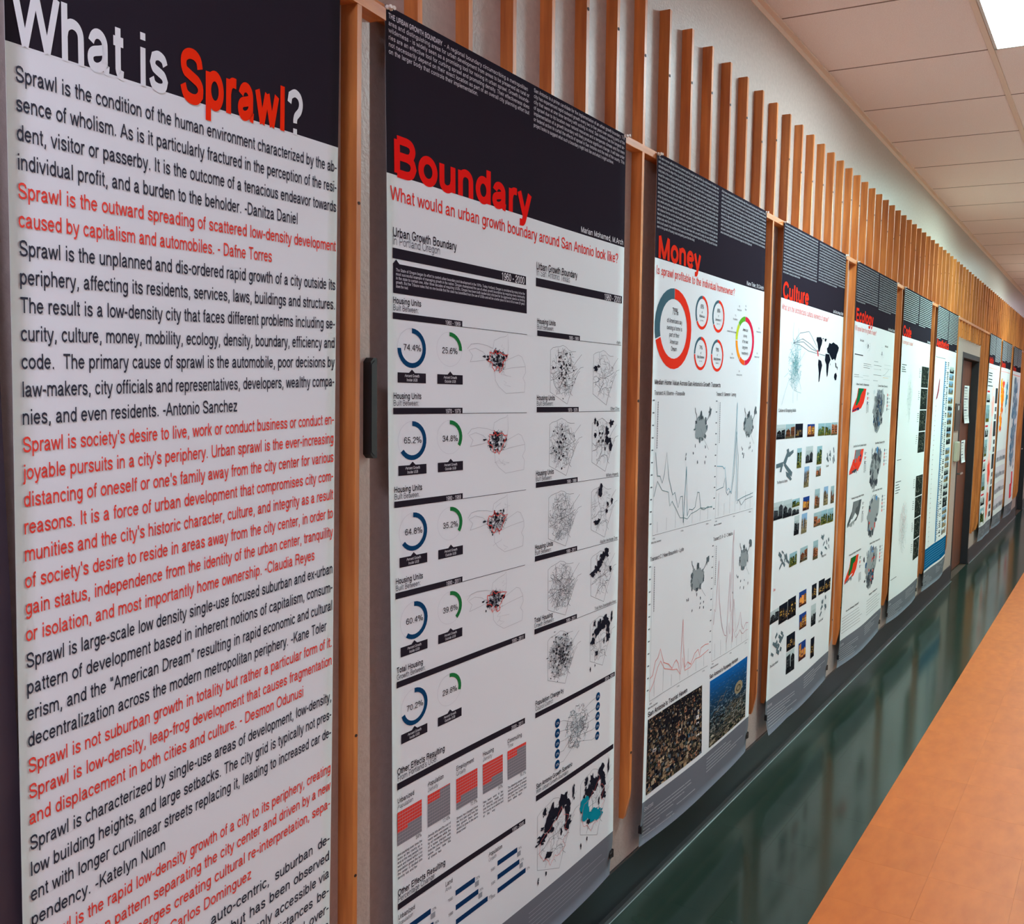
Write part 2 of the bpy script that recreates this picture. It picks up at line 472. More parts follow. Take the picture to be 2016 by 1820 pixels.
class Sheet:
    """a hanging poster: a thing whose parts are the paper sheet and the printing on it (mm, y down)"""
    def __init__(self, root, surf):
        self.root, self.surf, self.parts, self.u = root, surf, {}, 0

    def unit(self):
        """what is printed from here on is a piece of its own"""
        self.u += 1

    def put(self, part, V, F, col, layer=1):
        p = self.parts.setdefault(part + '#%d' % self.u, ([], [], []))
        o = len(p[0])
        for q in V:
            z = q[2] if len(q) > 2 else 0.0
            p[0].append((q[0], q[1], 0.35 + 0.22 * layer + z))
        c = lin(col)
        for f in F:
            p[1].append(tuple(i + o for i in f))
            p[2].append(c)

    def rect(self, part, x0, y0, x1, y1, col, layer=1, t=70):
        nx = max(1, int(abs(x1 - x0) / t + .5)); ny = max(1, int(abs(y1 - y0) / t + .5))
        V = [(x0 + (x1 - x0) * i / nx, y0 + (y1 - y0) * j / ny) for j in range(ny + 1) for i in range(nx + 1)]
        F = [(j * (nx + 1) + i, j * (nx + 1) + i + 1, (j + 1) * (nx + 1) + i + 1, (j + 1) * (nx + 1) + i) for j in range(ny) for i in range(nx)]
        self.put(part, V, F, col, layer)

    def poly(self, part, pts, col, layer=1):
        self.put(part, list(pts), [tuple(range(len(pts)))], col, layer)

    def line(self, part, pts, w, col, layer=1):
        # long spans are cut so that they follow the paper
        P = [pts[0]]
        for a, b in zip(pts, pts[1:]):
            d = math.hypot(b[0] - a[0], b[1] - a[1])
            k = max(1, int(d / 90))
            P += [(a[0] + (b[0] - a[0]) * i / k, a[1] + (b[1] - a[1]) * i / k) for i in range(1, k + 1)]
        v, f = stroke(P, w)
        self.put(part, v, f, col, layer)

    def ring(self, part, cx, cy, rx, ry, wd, a0, a1, col, layer=1, n=28):
        """band between two ellipses; angles in degrees clockwise from the top"""
        k = max(2, int(n * abs(a1 - a0) / 360) + 1)
        V, F = [], []
        for i in range(k + 1):
            a = radians(a0 + (a1 - a0) * i / k)
            for r in (1.0, 1.0 - wd):
                V.append((cx + rx * r * sin(a), cy - ry * r * cos(a)))
        for i in range(k):
            F.append((2 * i, 2 * i + 1, 2 * i + 3, 2 * i + 2))
        self.put(part, V, F, col, layer)

    def text(self, part, s, x, y, size, col, width=None, weight=.095, lod=0, align='l', layer=2, maxsx=None, sp=None):
        """one line; y is the base line. width squeezes or, with sp, spreads the words"""
        trk = max(0.0, weight - .07) * .62          # heavier letters stand further apart
        nsp = s.count(' ')
        w = (text_width(s, 1) + trk * len(s)) * size
        sx, extra = .68, 0.0
        if width:
            if sp and nsp:
                sx = sp
                extra = (width - w * sx) / nsp
                if extra < 0:
                    extra, sx = 0.0, width / w
            else:
                sx = width / w
        if align == 'r':
            x -= w * sx + extra * s.count(' ')
        elif align == 'c':
            x -= (w * sx + extra * s.count(' ')) / 2
        V, F = [], []
        for c in s:
            adv, gv, gf = glyph(c, weight, lod)
            o = len(V)
            k = 0
            V += [(x + (a + trk / 2) * size * sx, y - b * size) for a, b in gv]
            F += [tuple(i + o for i in q) for q in gf]
            x += (adv + trk) * size * sx + (extra if c == ' ' else 0)
        if V:
            self.put(part, V, F, col, layer)

    def block(self, part, words, x0, x1, y0, pitch, lines, size, col, rng, weight=.11, lod=1, short=None, bars=False):
        """a justified column of small print"""
        it = 0
        for k in range(lines):
            last = k == lines - 1
            W = (x1 - x0) * (rng.uniform(.35, .85) if last else 1)
            if short and k in short:
                W = (x1 - x0) * short[k]
            y = y0 + k * pitch
            if bars:
                x = x0
                while x < x0 + W - 8:
                    l = rng.uniform(60, 200)
                    l = min(l, x0 + W - x)
                    self.rect(part, x, y - size * .40, x + l, y, col, 2, 200)
                    x += l + size * .4
                continue
            s = ''
            while text_width(s, size) * .76 < W:
                s += words[(it + words_off(rng, k)) % len(words)] + ' '
                it += 1
            s = s.rstrip()
            while text_width(s, size) * .76 > W * 1.04 and ' ' in s:
                s = s[:s.rindex(' ')]
            self.text(part, s, x0, y, size, col, width=W, weight=weight, lod=lod, sp=.74)

    def build(self, extra=()):
        for key, (V, F, C) in self.parts.items():
            name = key.split('#')[0]
            vs = [self.surf(x, y, off) for x, y, off in V]
            me = bpy.data.meshes.new(name)
            me.from_pydata(vs, [], F)
            ca = me.color_attributes.new('ink', 'FLOAT_COLOR', 'CORNER')
            buf = []
            for f, c in zip(F, C):
                buf += list(c) * len(f)
            ca.data.foreach_set('color', buf)
            me.materials.append(M_INK)
            me.update()
            o = bpy.data.objects.new(name, me)
            COL.objects.link(o)
            o.parent = self.root
            o.matrix_parent_inverse = Matrix.Translation(self.root.location).inverted()

    def paper(self, W, H, bands, nx=26, dy=36):
        """the sheet itself, front, back and rim, with its ground colours as bands [(y0, y1, colour)]"""
        ys = [bands[0][0]]
        cols = []
        for (a, b, c) in bands:
            k = max(1, int((b - a) / dy + .5))
            for i in range(k):
                ys.append(a + (b - a) * (i + 1) / k)
                cols.append(c)
        V, F, C = [], [], []
        for off in (0.0, -0.35):
            for y in ys:
                for i in range(nx + 1):
                    V.append(self.surf(W * i / nx, y, off))
        n1 = (nx + 1) * len(ys)
        back = lin(C_PAPER)
        for j in range(len(ys) - 1):
            for i in range(nx):
                a = j * (nx + 1) + i
                F.append((a, a + nx + 1, a + nx + 2, a + 1)); C.append(lin(cols[j]))
                F.append((n1 + a, n1 + a + 1, n1 + a + nx + 2, n1 + a + nx + 1)); C.append(back)
        for j in range(len(ys) - 1):
            for i in (0, nx):
                a = j * (nx + 1) + i
                F.append((a, a + nx + 1, n1 + a + nx + 1, n1 + a)); C.append(back)
        for i in range(nx):
            for j in (0, len(ys) - 1):
                a = j * (nx + 1) + i
                F.append((a, a + 1, n1 + a + 1, n1 + a)); C.append(back)
        me = bpy.data.meshes.new('sheet')
        me.from_pydata(V, [], F)
        ca = me.color_attributes.new('ink', 'FLOAT_COLOR', 'CORNER')
        buf = []
        for f, c in zip(F, C):
            buf += list(c) * len(f)
        ca.data.foreach_set('color', buf)
        me.materials.append(M_INKD)
        me.polygons.foreach_set('use_smooth', [True] * len(F))
        me.update()
        o = bpy.data.objects.new('sheet', me)
        COL.objects.link(o)
        o.parent = self.root
        o.matrix_parent_inverse = Matrix.Translation(self.root.location).inverted()
        return o

    def pin(self, x, y, name='pushpin', mat=None, r=.0045):
        c = self.surf(x, y, 0)
        t = self.surf(x, y, 1000 * r * 2.6)
        d = Vector(t) - Vector(c)
        V, F = [], []
        n = 8
        prof = [(1.0, 0.0), (1.0, .25), (.55, .35), (.55, .75), (.95, .85), (.8, 1.0), (0.05, 1.02)]
        e = d.normalized()
        a1 = Vector((0, 0, 1)); a2 = e.cross(a1).normalized()
        for (rr, tt) in prof:
            for k in range(n):
                a = 2 * pi * k / n
                V.append(tuple(Vector(c) + d * tt + (a1 * cos(a) + a2 * sin(a)) * r * rr))
        for j in range(len(prof) - 1):
            for k in range(n):
                F.append((j * n + k, j * n + (k + 1) % n, (j + 1) * n + (k + 1) % n, (j + 1) * n + k))
        return obj(name, (V, F), mat or M_PIN, self.root)

    def clip(self, x, y, side):
        """small black binder clip biting the edge of the sheet (side -1 left, 1 right)"""
        c = Vector(self.surf(x, y, 0))
        ex = (Vector(self.surf(x + 10, y, 0)) - c).normalized()
        ez = Vector((0, 0, 1)); ey = ez.cross(ex).normalized()
        if ey.y > 0: ey = -ey
        def P(a, b, h): return tuple(c + ex * a * .001 + ey * b * .001 + ez * h * .001)
        s = side
        V, F = [], []
        for h in (-13, 13):
            V += [P(-s * 12, 2.2, h), P(s * 4, 7, h), P(s * 5, -5, h), P(-s * 12, -1.6, h), P(s * 2.6, 5.2, h), P(s * 3.4, -3.4, h)]
        F += [(0, 1, 7, 6), (1, 2, 8, 7), (2, 3, 9, 8), (0, 6, 10, 4), (4, 10, 11, 5), (5, 11, 9, 3), (0, 4, 1), (4, 5, 2, 1), (5, 3, 2), (6, 7, 10), (10, 7, 8, 11), (11, 8, 9)]
        o = obj('binder_clip', (V, F), M_BLACK, self.root)
        v2, f2 = [], []
        for hh in (-8, 8):
            a, b = stroke([(0, 0), (-s * 13, 5), (-s * 22, 6)], 1.6)
            k = len(v2)
            v2 += [P(q[0], q[1] + 3, hh - .8) for q in a] + [P(q[0], q[1] + 3, hh + .8) for q in a]
            f2 += [tuple(i + k for i in q) for q in b] + [tuple(i + k + len(a) for i in q) for q in b]
        obj('clip_handle', (v2, f2), M_STEEL, o)
        return o

def words_off(rng, k):
    return 0

POOL = ('sprawl is the condition of the human environment that spreads beyond the edge of the city and it has been seen in the growth of '
        'housing roads and parking over time the study looks at the county as a whole and at the way people live work and travel within it '
        'as population grows the land around the center is divided into low density lots and the cost of roads water and power is shared by all '
        'residents while the value of a home changes with distance from the core the drawings below show how the pattern of streets has changed '
        'since the first plan and how the codes that govern them allow each district to grow in the same manner without a limit or a common goal '
        'this project asks what the city could become if its edge were drawn with care and its empty sites were filled before new land is built').split()

def pool(seed):
    r = random.Random(seed)
    w = POOL[:]
    k = r.randrange(len(w))
    w = w[k:] + w[:k]
    w[0] = w[0].capitalize()
    return w

def rose(rng, cx, cy, rx, ry, n=26, j=.3, sh=None):
    """jagged closed outline around an ellipse"""
    P = []
    for k in range(n):
        a = 2 * pi * k / n
        q = 1 + rng.uniform(-j, j)
        P.append((cx + rx * q * cos(a), cy + ry * q * sin(a)))
    return P

def shade(c, k):
    return tuple(max(0, min(255, v * k)) for v in c)

def web(S, part, rng, cx, cy, rx, ry, n, col, w=.8, seg=(5, 14), steps=(3, 8), center=1.0, col2=None):
    """a net of small streets, thicker toward the middle"""
    for _ in range(n):
        a = rng.uniform(0, 2 * pi)
        r = rng.random() ** center
        x, y = cx + rx * r * cos(a), cy + ry * r * sin(a)
        d = rng.choice((0, pi / 2, pi, -pi / 2)) + rng.uniform(-.5, .5)
        P = [(x, y)]
        for k in range(rng.randint(*steps)):
            d += rng.uniform(-.9, .9)
            l = rng.uniform(*seg)
            x += l * cos(d); y += l * sin(d)
            if ((x - cx) / rx) ** 2 + ((y - cy) / ry) ** 2 > 1.15:
                break
            P.append((x, y))
        if len(P) > 1:
            S.line(part, P, w * rng.uniform(.6, 1.3), col2 if (col2 and rng.random() < .3) else col, 1)

def photo(S, part, x0, y0, x1, y1, rng, kind=None):
    """a small printed picture: sky, ground, a building with openings"""
    S.unit()
    kind = kind or rng.choice(('day', 'day', 'dusk', 'night', 'brick', 'shade'))
    sky, bld, lit, gnd = {
        'day': ((150, 190, 225), (140, 120, 95), (60, 55, 50), (120, 110, 80)),
        'dusk': ((40, 70, 140), (190, 120, 60), (240, 190, 80), (70, 40, 35)),
        'night': ((30, 34, 44), (60, 50, 45), (225, 175, 80), (26, 26, 30)),
        'brick': ((170, 200, 205), (150, 90, 60), (50, 34, 30), (90, 80, 60)),
        'shade': ((200, 215, 215), (44, 46, 50), (80, 84, 86), (30, 32, 36)),
        'green': ((160, 200, 210), (60, 80, 50), (150, 140, 60), (90, 90, 40))}[kind]
    W, H = x1 - x0, y1 - y0
    for k in range(4):
        S.rect(part, x0, y0 + H * k / 4, x1, y0 + H * (k + 1) / 4, shade(sky, .92 - .07 * k), 1, 400)
    S.rect(part, x0, y0 + H * rng.uniform(.72, .85), x1, y1, gnd, 2, 400)
    n = rng.randint(2, 3)
    for k in range(n):
        a = x0 + W * (k / n + rng.uniform(0, .08)); b = x0 + W * min(1, (k + 1) / n + rng.uniform(-.05, .06))
        t = y0 + H * rng.uniform(.12, .5)
        bt = y0 + H * rng.uniform(.78, .92)
        c = shade(bld, rng.uniform(.6, 1.25))
        if rng.random() < .5:
            S.poly(part, [(a, bt), (a, t + H * .15), ((a + b) / 2, t), (b, t + H * .15), (b, bt)], c, 3)
        else:
            S.poly(part, [(a, bt), (a, t), (b, t + H * rng.uniform(-.08, .12)), (b, bt)], c, 3)
        for i in range(2):
            for j in range(3):
                if rng.random() < .75:
                    wx = a + (b - a) * (.15 + .4 * i); wy = t + (bt - t) * (.25 + .23 * j)
                    S.rect(part, wx, wy, wx + (b - a) * .25, wy + (bt - t) * .13, shade(lit, rng.uniform(.7, 1.1)), 4, 400)
    for k in range(5):
        a = rng.uniform(x0, x1 - W * .15); t = rng.uniform(y0 + H * .6, y1 - H * .12)
        S.rect(part, a, t, a + W * rng.uniform(.05, .15), t + H * .1, shade(gnd, rng.uniform(.4, 1.8)), 5, 400)
# ---------------------------------------------------------------- the corridor
XA, XB, YR, HC = -6.4, 17.6, -2.72, 3.165
D1 = (8.42, 9.45, 2.125)      # first doorway x0, x1, top
D2 = (13.86, 14.86, 2.125)    # second doorway
TW = 0.16                     # wall thickness

struct('wall_left', join(box(0.95, D1[0], 0, TW, 0, HC + .1), box(D1[0], D1[1], 0, TW, D1[2], HC + .1), box(D1[1], D2[0], 0, TW, 0, HC + .1),
                         box(D2[0], D2[1], 0, TW, D2[2], HC + .1), box(D2[1], XB, 0, TW, 0, HC + .1)), M_WALL)
struct('wall_right', box(XA, XB, YR - TW, YR, 0, HC + .1), M_WALLR)
struct('wall_back', box(XA - TW, XA, YR - TW, TW, 0, HC + .1), M_WALLR)
struct('wall_front', box(XB, XB + TW, YR - TW, TW, 0, HC + .1), M_WALLR)

# floor: vinyl squares, two green rows along the wall, orange between
TS = .2865
fl = struct('floor', box(XA - TW, XB + TW, YR - TW, .3, -.06, -.003), M_SUB)
me_g = mesh('floor_tile', box(.0002, TS - .0002, .0002, TS - .0002, -.003, 0), M_GREEN)
me_o = mesh('floor_tile', box(.0002, TS - .0002, .0002, TS - .0002, -.003, 0), M_ORANGE)
rest_g, rest_o = [], []
nx0 = int((1.72 - XA) / TS)
ncol = int((XB - XA) / TS) + 1
for i in range(ncol):
    for j in range(10):
        x = XA + i * TS
        y = -(j + 1) * TS
        if y < YR - .2: continue
        green = j < 2 or j >= 8
        if i >= nx0 and x < 15.6 and j < 5:
            o = obj('floor_tile', me_g if green else me_o, None, fl, loc=(x, y, 0))
        else:
            (rest_g if green else rest_o).append(box(x + .0002, min(x + TS, XB) - .0002, max(y, YR) + .0002, y + TS - .0002, -.003, 0))
tag(obj('floor_tile_field', join(*rest_g), M_GREEN, fl), kind='stuff')
tag(obj('floor_tile_field', join(*rest_o), M_ORANGE, fl), kind='stuff')

# ceiling: lay-in panels on a metal grid
ROWS = [(0.0, -.742), (-.742, -1.368), (-1.368, -1.994), (-1.994, YR)]
XJ, SJ = 3.4939, .6194
ce = struct('ceiling', box(XA - TW, XB + TW, YR - TW, TW, HC + .06, HC + .12), M_CEIL)
k0 = int((XA - XJ) / SJ) - 1
tiles = {}
for r, (ya, yb) in enumerate(ROWS):
    w = ya - yb
    m_t = mesh('ceiling_tile', bbox(.0025, SJ - .0025, -w + .011, -.011, .004, .018, .003), M_CEIL)
    for k in range(k0, 24):
        x = XJ + k * SJ
        if x + SJ < XA or x > XB: continue
        if r == 1 and any(x > a - .3 and x < a + SJ - .3 for a, *_ in LAMPS): continue
        if x < XA or x + SJ > XB: continue
        obj('ceiling_tile', m_t, None, ce, loc=(x, ya, HC))
for r, (ya, yb) in enumerate(ROWS[1:]):
    obj('grid_bar', bbox(XA, XB, ya - .0125, ya + .0125, HC - .001, HC + .03, .001), M_GRID, ce)
for k in range(k0, 24):
    x = XJ + k * SJ
    if XA < x < XB:
        obj('cross_bar', box(x - .0022, x + .0022, YR, -.012, HC + .003, HC + .012), M_SUB if False else M_GRID2, ce)
struct('trim_1', join(box(.95, XB, -.024, 0, HC - .006, HC + .002), box(.95, XB, -.003, 0, HC - .028, HC + .002)), M_GRID)

# lamps
for n_, (lx, st, colr, lab) in enumerate(LAMPS):
    t = thing('ceiling_light', lab, 'ceiling light', (lx + SJ / 2, -1.055, HC), 'recessed ceiling lights')
    x0, x1, y0, y1 = lx + .006, lx + SJ - .006, -1.368 + .016, -.742 - .016
    fr = join(box(x0, x1, y0, y0 + .012, HC - .004, HC + .05), box(x0, x1, y1 - .012, y1, HC - .004, HC + .05),
              box(x0, x0 + .012, y0, y1, HC - .004, HC + .05), box(x1 - .012, x1, y0, y1, HC - .004, HC + .05))
    obj('lamp_frame', fr, M_GRIDW, t)
    obj('diffuser', box(x0 + .012, x1 - .012, y0 + .012, y1 - .012, HC + .030, HC + .038), emit('lamp_glow', colr, st), t)

# skirting
def skirt(name, x0, x1):
    pts = [(0, .155), (-.004, .155), (-.006, .150), (-.006, .022), (-.010, .008), (-.018, 0), (0, 0)]
    V = [(x, y, z) for x in (x0, x1) for y, z in pts]
    n = len(pts)
    F = [(i, (i + 1) % n, n + (i + 1) % n, n + i) for i in range(n)] + [tuple(range(n))[::-1], tuple(range(n, 2 * n))]
    return struct(name, (V, F), M_BASE)
skirt('baseboard_left', 1.2, D1[0])
skirt('baseboard_left', D1[1], D2[0])
skirt('baseboard_left', D2[1], XB)
# bead added as a painted glint of light where the rubber meets the floor
def bead(name, x0, x1, seed, parent=None):
    r = random.Random(seed)
    V, F = [], []
    n = 6
    x = x0
    rings = []
    while x < x1:
        rings.append((x, .0016 + .0012 * r.random()))
        x += r.uniform(.05, .11)
    rings.append((x1, .002))
    for x, q in rings:
        for k in range(n):
            a = 2 * pi * k / n
            V.append((x, -.0195 + q * cos(a), .0012 + q * sin(a)))
    for j in range(len(rings) - 1):
        for k in range(n):
            F.append((j * n + k, j * n + (k + 1) % n, (j + 1) * n + (k + 1) % n, (j + 1) * n + k))
    o = obj(name, (V, F), M_GLINT)
    o['kind'] = 'structure'
    return o
bead('trim_2', 1.3, D1[0], 1)
bead('trim_3', D1[1], D2[0] - .2, 2)

# doorways
def doorway(n, x0, x1, zt, leaf, leafmat):
    t = bpy.data.objects.new('door_%d' % n, None)
    t.location = (x0, 0, 0); COL.objects.link(t); t['kind'] = 'structure'
    j = .05
    obj('door_frame', join(bbox(x0, x0 + j, -.003, .12, 0, zt), bbox(x1 - .03, x1, -.003, .12, 0, zt), bbox(x0 + j, x1 - .03, -.003, .12, zt - j, zt)), M_METALF, t)
    lf = obj('door_leaf', bbox(x0 + j + .002, x1 - .032, .066, .11, .008, zt - j - .003, .002), leafmat, t)
    h = join(cyl(x0 + j + .07, .066, 1.0, .026, -.012, 'y', 14), cyl(x0 + j + .07, .055, 1.0, .010, -.07, 'y', 10), bbox(x0 + j + .062, x0 + j + .19, -.028, -.012, .991, 1.010, .003))
    obj('door_handle', h, M_STEEL, lf)
    return t
doorway(1, D1[0], D1[1], D1[2], True, M_DOOR)
doorway(2, D2[0], D2[1], D2[2], True, M_DOORD)

# things on and near the first door
def sheet_of_paper(label, x0, x1, y, z0, z1, lines, seed, curl=.012):
    t = thing('paper_notice', label, 'notice', (x0, y, z0))
    def sf(a, b, off): 
        u = b / 1000 / (z1 - z0)
        return (x0 + a / 1000, y - .0015 - off / 1000 - curl * u ** 3, z1 - b / 1000)
    S = Sheet(t, sf)
    W, H = (x1 - x0) * 1000, (z1 - z0) * 1000
    S.paper(W, H, [(0, H, C_PAPER)], 6, 30)
    r = random.Random(seed)
    y_ = 22
    for k in range(lines):
        if k % 4 == 0:
            S.rect('lettering', 18, y_ - 6, W * r.uniform(.5, .9), y_ + 3, (60, 60, 90), 1)
        else:
            S.rect('lettering', 18, y_ - 2, W * r.uniform(.4, .92), y_ + 1.5, (110, 110, 120), 1)
        y_ += (H - 40) / lines
    S.build()
    return t
sheet_of_paper('long white paper notice taped to the brown door at eye height', 9.02, 9.32, .065, 1.46, 1.83, 12, 3, .02)
sheet_of_paper('shorter white paper notice on the brown door just above the handle', 9.03, 9.26, .065, 1.07, 1.29, 6, 4)
t = thing('room_plaque', 'dark brown room plaque with a small white mark beside the door frame', 'sign', (8.20, 0, 1.41))
obj('plate', bbox(8.17, 8.40, -.012, 0, 1.41, 1.655, .003), M_BROWN, t)
obj('white_mark', box(8.27, 8.32, -.0135, -.012, 1.595, 1.635), M_PAPER, t)
t = thing('electrical_box', 'beige metal box on the wall below the dark room plaque', 'electrical box', (8.26, 0, 1.13))
obj('casing', bbox(8.22, 8.36, -.034, 0, 1.13, 1.31, .006), M_BEIGE, t)
obj('cover', bbox(8.23, 8.35, -.037, -.034, 1.14, 1.30, .002), M_BEIGE, t)

# ---------------------------------------------------------------- wood slats and rail
A = .0361
def slat_geo(z0, z1, w, taper=True):
    c = .0012
    prof = [(0, z1), (-A + c, z1), (-A, z1 - c)]
    if taper:
        prof += [(-A, z0 + .095), (-A * .93, z0 + .072), (-A * .52, z0 + .006), (-A * .44, z0), (0, z0)]
    else:
        prof += [(-A, z0 + c), (-A + c, z0), (0, z0)]
    V = [(x, y, z) for x in (0, w) for y, z in prof]
    n = len(prof)
    F = [(i, (i + 1) % n, n + (i + 1) % n, n + i) for i in range(n)] + [tuple(range(n))[::-1], tuple(range(n, 2 * n))]
    return V, F
SW = .0128
me_long = mesh('slat', slat_geo(.313, 2.832, SW), M_WOOD)
me_short = mesh('slat', slat_geo(2.235, 2.832, SW, False), M_WOOD)
me_scr = mesh('screw', cyl(SW / 2, 0, 0, .0046, -.0009, 'y', 8), M_SCREW)
scr = thing('slat_screen', 'long screen of upright fir slats with a rail, running down the corridor wall', 'wood slats', (1.436, 0, .313))
rs = random.Random(5)
for k in range(-7, 73):
    x = 2.5147 + .1541 * k + 2.0e-5 * max(0, k) ** 2
    if x > D2[0] - .12: break
    short = 36 <= k <= 44
    o = obj('slat', me_short if short else me_long, None, scr)
    o.matrix_parent_inverse = Matrix()
    o.location = (x - scr.location.x, 0, -scr.location.z)
    for zz in ((2.655, 2.30) if short else (2.66, 1.62, .52)):
        s_ = obj('screw', me_scr, None, o)
        s_.matrix_parent_inverse = Matrix()
        s_.location = (0, -A, zz + rs.uniform(-.03, .03))
obj('rail', bbox(1.30, D2[0] - .09, -A - .0004, -.0005, 2.374, 2.396, .0012), M_WOODR, scr)

# ---------------------------------------------------------------- the near pier with its own slat, rail and poster
P0 = Vector((0.62918732, -0.15180912, 2.06096782))
UH = Vector((0.99298896, 0.11820714, 0.0))
NN = Vector((0.11820714, -0.99298896, 0.0))
PU = Vector((0.99211657, 0.11810329, 0.04190845))
PV = Vector((-0.02758691, 0.00643604, -1.00194981))
def pier(s, z, off):
    q = P0 + UH * s + NN * off
    return (q.x, q.y, z)
def pprism(prof, off0, off1):
    """outline (s, z) in the pier's plane, extruded between two distances from the poster plane"""
    V = [pier(s, z, off0) for s, z in prof] + [pier(s, z, off1) for s, z in prof]
    n = len(prof)
    return V, [(i, (i + 1) % n, n + (i + 1) % n, n + i) for i in range(n)] + [tuple(range(n)), tuple(range(n, 2 * n))[::-1]]
EDGE = lambda z: .660 + (z - .564) * (.6913 - .660) / (2.3897 - .564)
prof = [(-1.6, 0), (EDGE(0), 0), (EDGE(HC), HC + .05), (-1.6, HC + .05)]
struct('wall_near', pprism(prof, -.036, -.12), M_WALL)
V = [pier(s, z, -.12) for s, z in ((EDGE(0) - .02, 0), (EDGE(HC) - .02, HC + .05))]
pts = [(0.96, .0), (0.96, .16)]
sk = [(-1.6, 0), (EDGE(0), 0), (EDGE(.155), .155), (-1.6, .155)]
struct('baseboard_near', pprism(sk, -.036, -.029), M_BASE)
t = thing('slat_screen', 'blurred upright fir slat and rail at the right edge of the text poster', 'wood slats', pier(.6, .31, -.036))
def lean(z): return (z - 2.0836) * (.6061 - .5669) / (2.0836 - .6278)
S0, S1 = .6061, .6187
def post(z0, z1):
    V = []
    for z, d in ((z0, .5), (z0 + .09, 1.0), (z1, 1.0)):
        for s, o in ((S0, -.036), (S0, -.036 + .036 * d), (S1 - .001, -.036 + .036 * d), (S1, -.037 + .036 * d), (S1, -.036)):
            V.append(pier(s + lean(z), z, o))
    n = 5
    F = [(j * n + k, j * n + (k + 1) % n, (j + 1) * n + (k + 1) % n, (j + 1) * n + k) for j in range(2) for k in range(n)]
    F += [tuple(range(n))[::-1], tuple(range(2 * n, 3 * n))]
    return V, F
obj('slat', post(.31, 2.83), M_WOOD, t)
for zz in (2.0, 1.0, .72):
    c = Vector(pier(S0 + .006 + lean(zz), zz, .0))
    g_ = cyl(0, 0, 0, .003, -.0012, 'y', 8)
    obj('screw', ([(a + c.x, b + c.y, d + c.z) for a, b, d in g_[0]], g_[1]), M_SCREW, t)
obj('rail', pprism([(-1.2, 2.349), (EDGE(2.36), 2.349), (EDGE(2.37), 2.371), (-1.2, 2.371)], -.036, .0006), M_WOODR, t)
t = thing('control_box', 'black box fixed to the pale wall right of the blurred fir slat', 'box', pier(.665, 1.53, -.036))
c_ = .008
obj('casing', pprism([(.6570 + c_, 1.528), (EDGE(1.53) - .001, 1.528), (EDGE(1.72) - .001, 1.7225), (.6610 + c_, 1.7225), (.6610, 1.7225 - c_), (.6570, 1.528 + c_)], -.036, -.018), M_BLACK, t)
obj('cover', pprism([(.6570 + c_ + .002, 1.533), (EDGE(1.53) - .003, 1.533), (EDGE(1.72) - .003, 1.7175), (.6610 + c_ + .002, 1.7175), (.6615, 1.7175 - c_), (.6580, 1.533 + c_)], -.018, -.0165), M_BLACK, t)
struct('trim_4', pprism([(-.20, .155), (-.024, .155), (.0, HC), (-.20, HC)], -.036, -.022), M_PLUM)  # plain dark strip added on the pier, left of the text poster
# ---------------------------------------------------------------- posters
HT = 2.3938
PX = [1.3433, 2.4441, 3.5578, 4.6817, 5.8016, 6.9406, 9.8192, 10.891, 12.0494]
PW = 914
def smooth(a, b, t):
    t = max(0.0, min(1.0, (t - a) / (b - a)))
    return t * t * (3 - 2 * t)
def hang(x0, seed, corner=0.0, bulge=.010, wav=1.0, tuck=.010):
    r = random.Random(seed)
    ph = [r.uniform(0, 6.28) for _ in range(4)]
    def surf(x, y, off):
        u = x / PW
        low = smooth(1500, 2210, y)
        d = .0405                                   # lies on the slat fronts
        d += .0022 * wav * sin(2.2 * u * pi + ph[0]) * sin(y / 420 + ph[1]) * smooth(60, 500, y)
        d += .0012 * wav * sin(7 * u + y / 160 + ph[2]) * smooth(60, 500, y)
        d += .0026 * (wav - 1) if wav > 1 else 0
        d += bulge * low * sin(pi * min(1, max(0, u))) ** 1.3 * (1 + .25 * sin(6 * u + ph[3]))
        edge = smooth(2075, 2200, y) * (abs(2 * u - 1) ** 4)
        d -= tuck * edge
        dx = 0.0
        if corner:
            cc = smooth(2090, 2250, y) * max(0, 1 - u / .28)
            d += corner * cc
            dx = corner * .25 * cc
        return (x0 + x / 1000 + dx, -d - off / 1000, HT - y / 1000)
    return surf

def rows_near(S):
    return S.root.location.x < 3.2

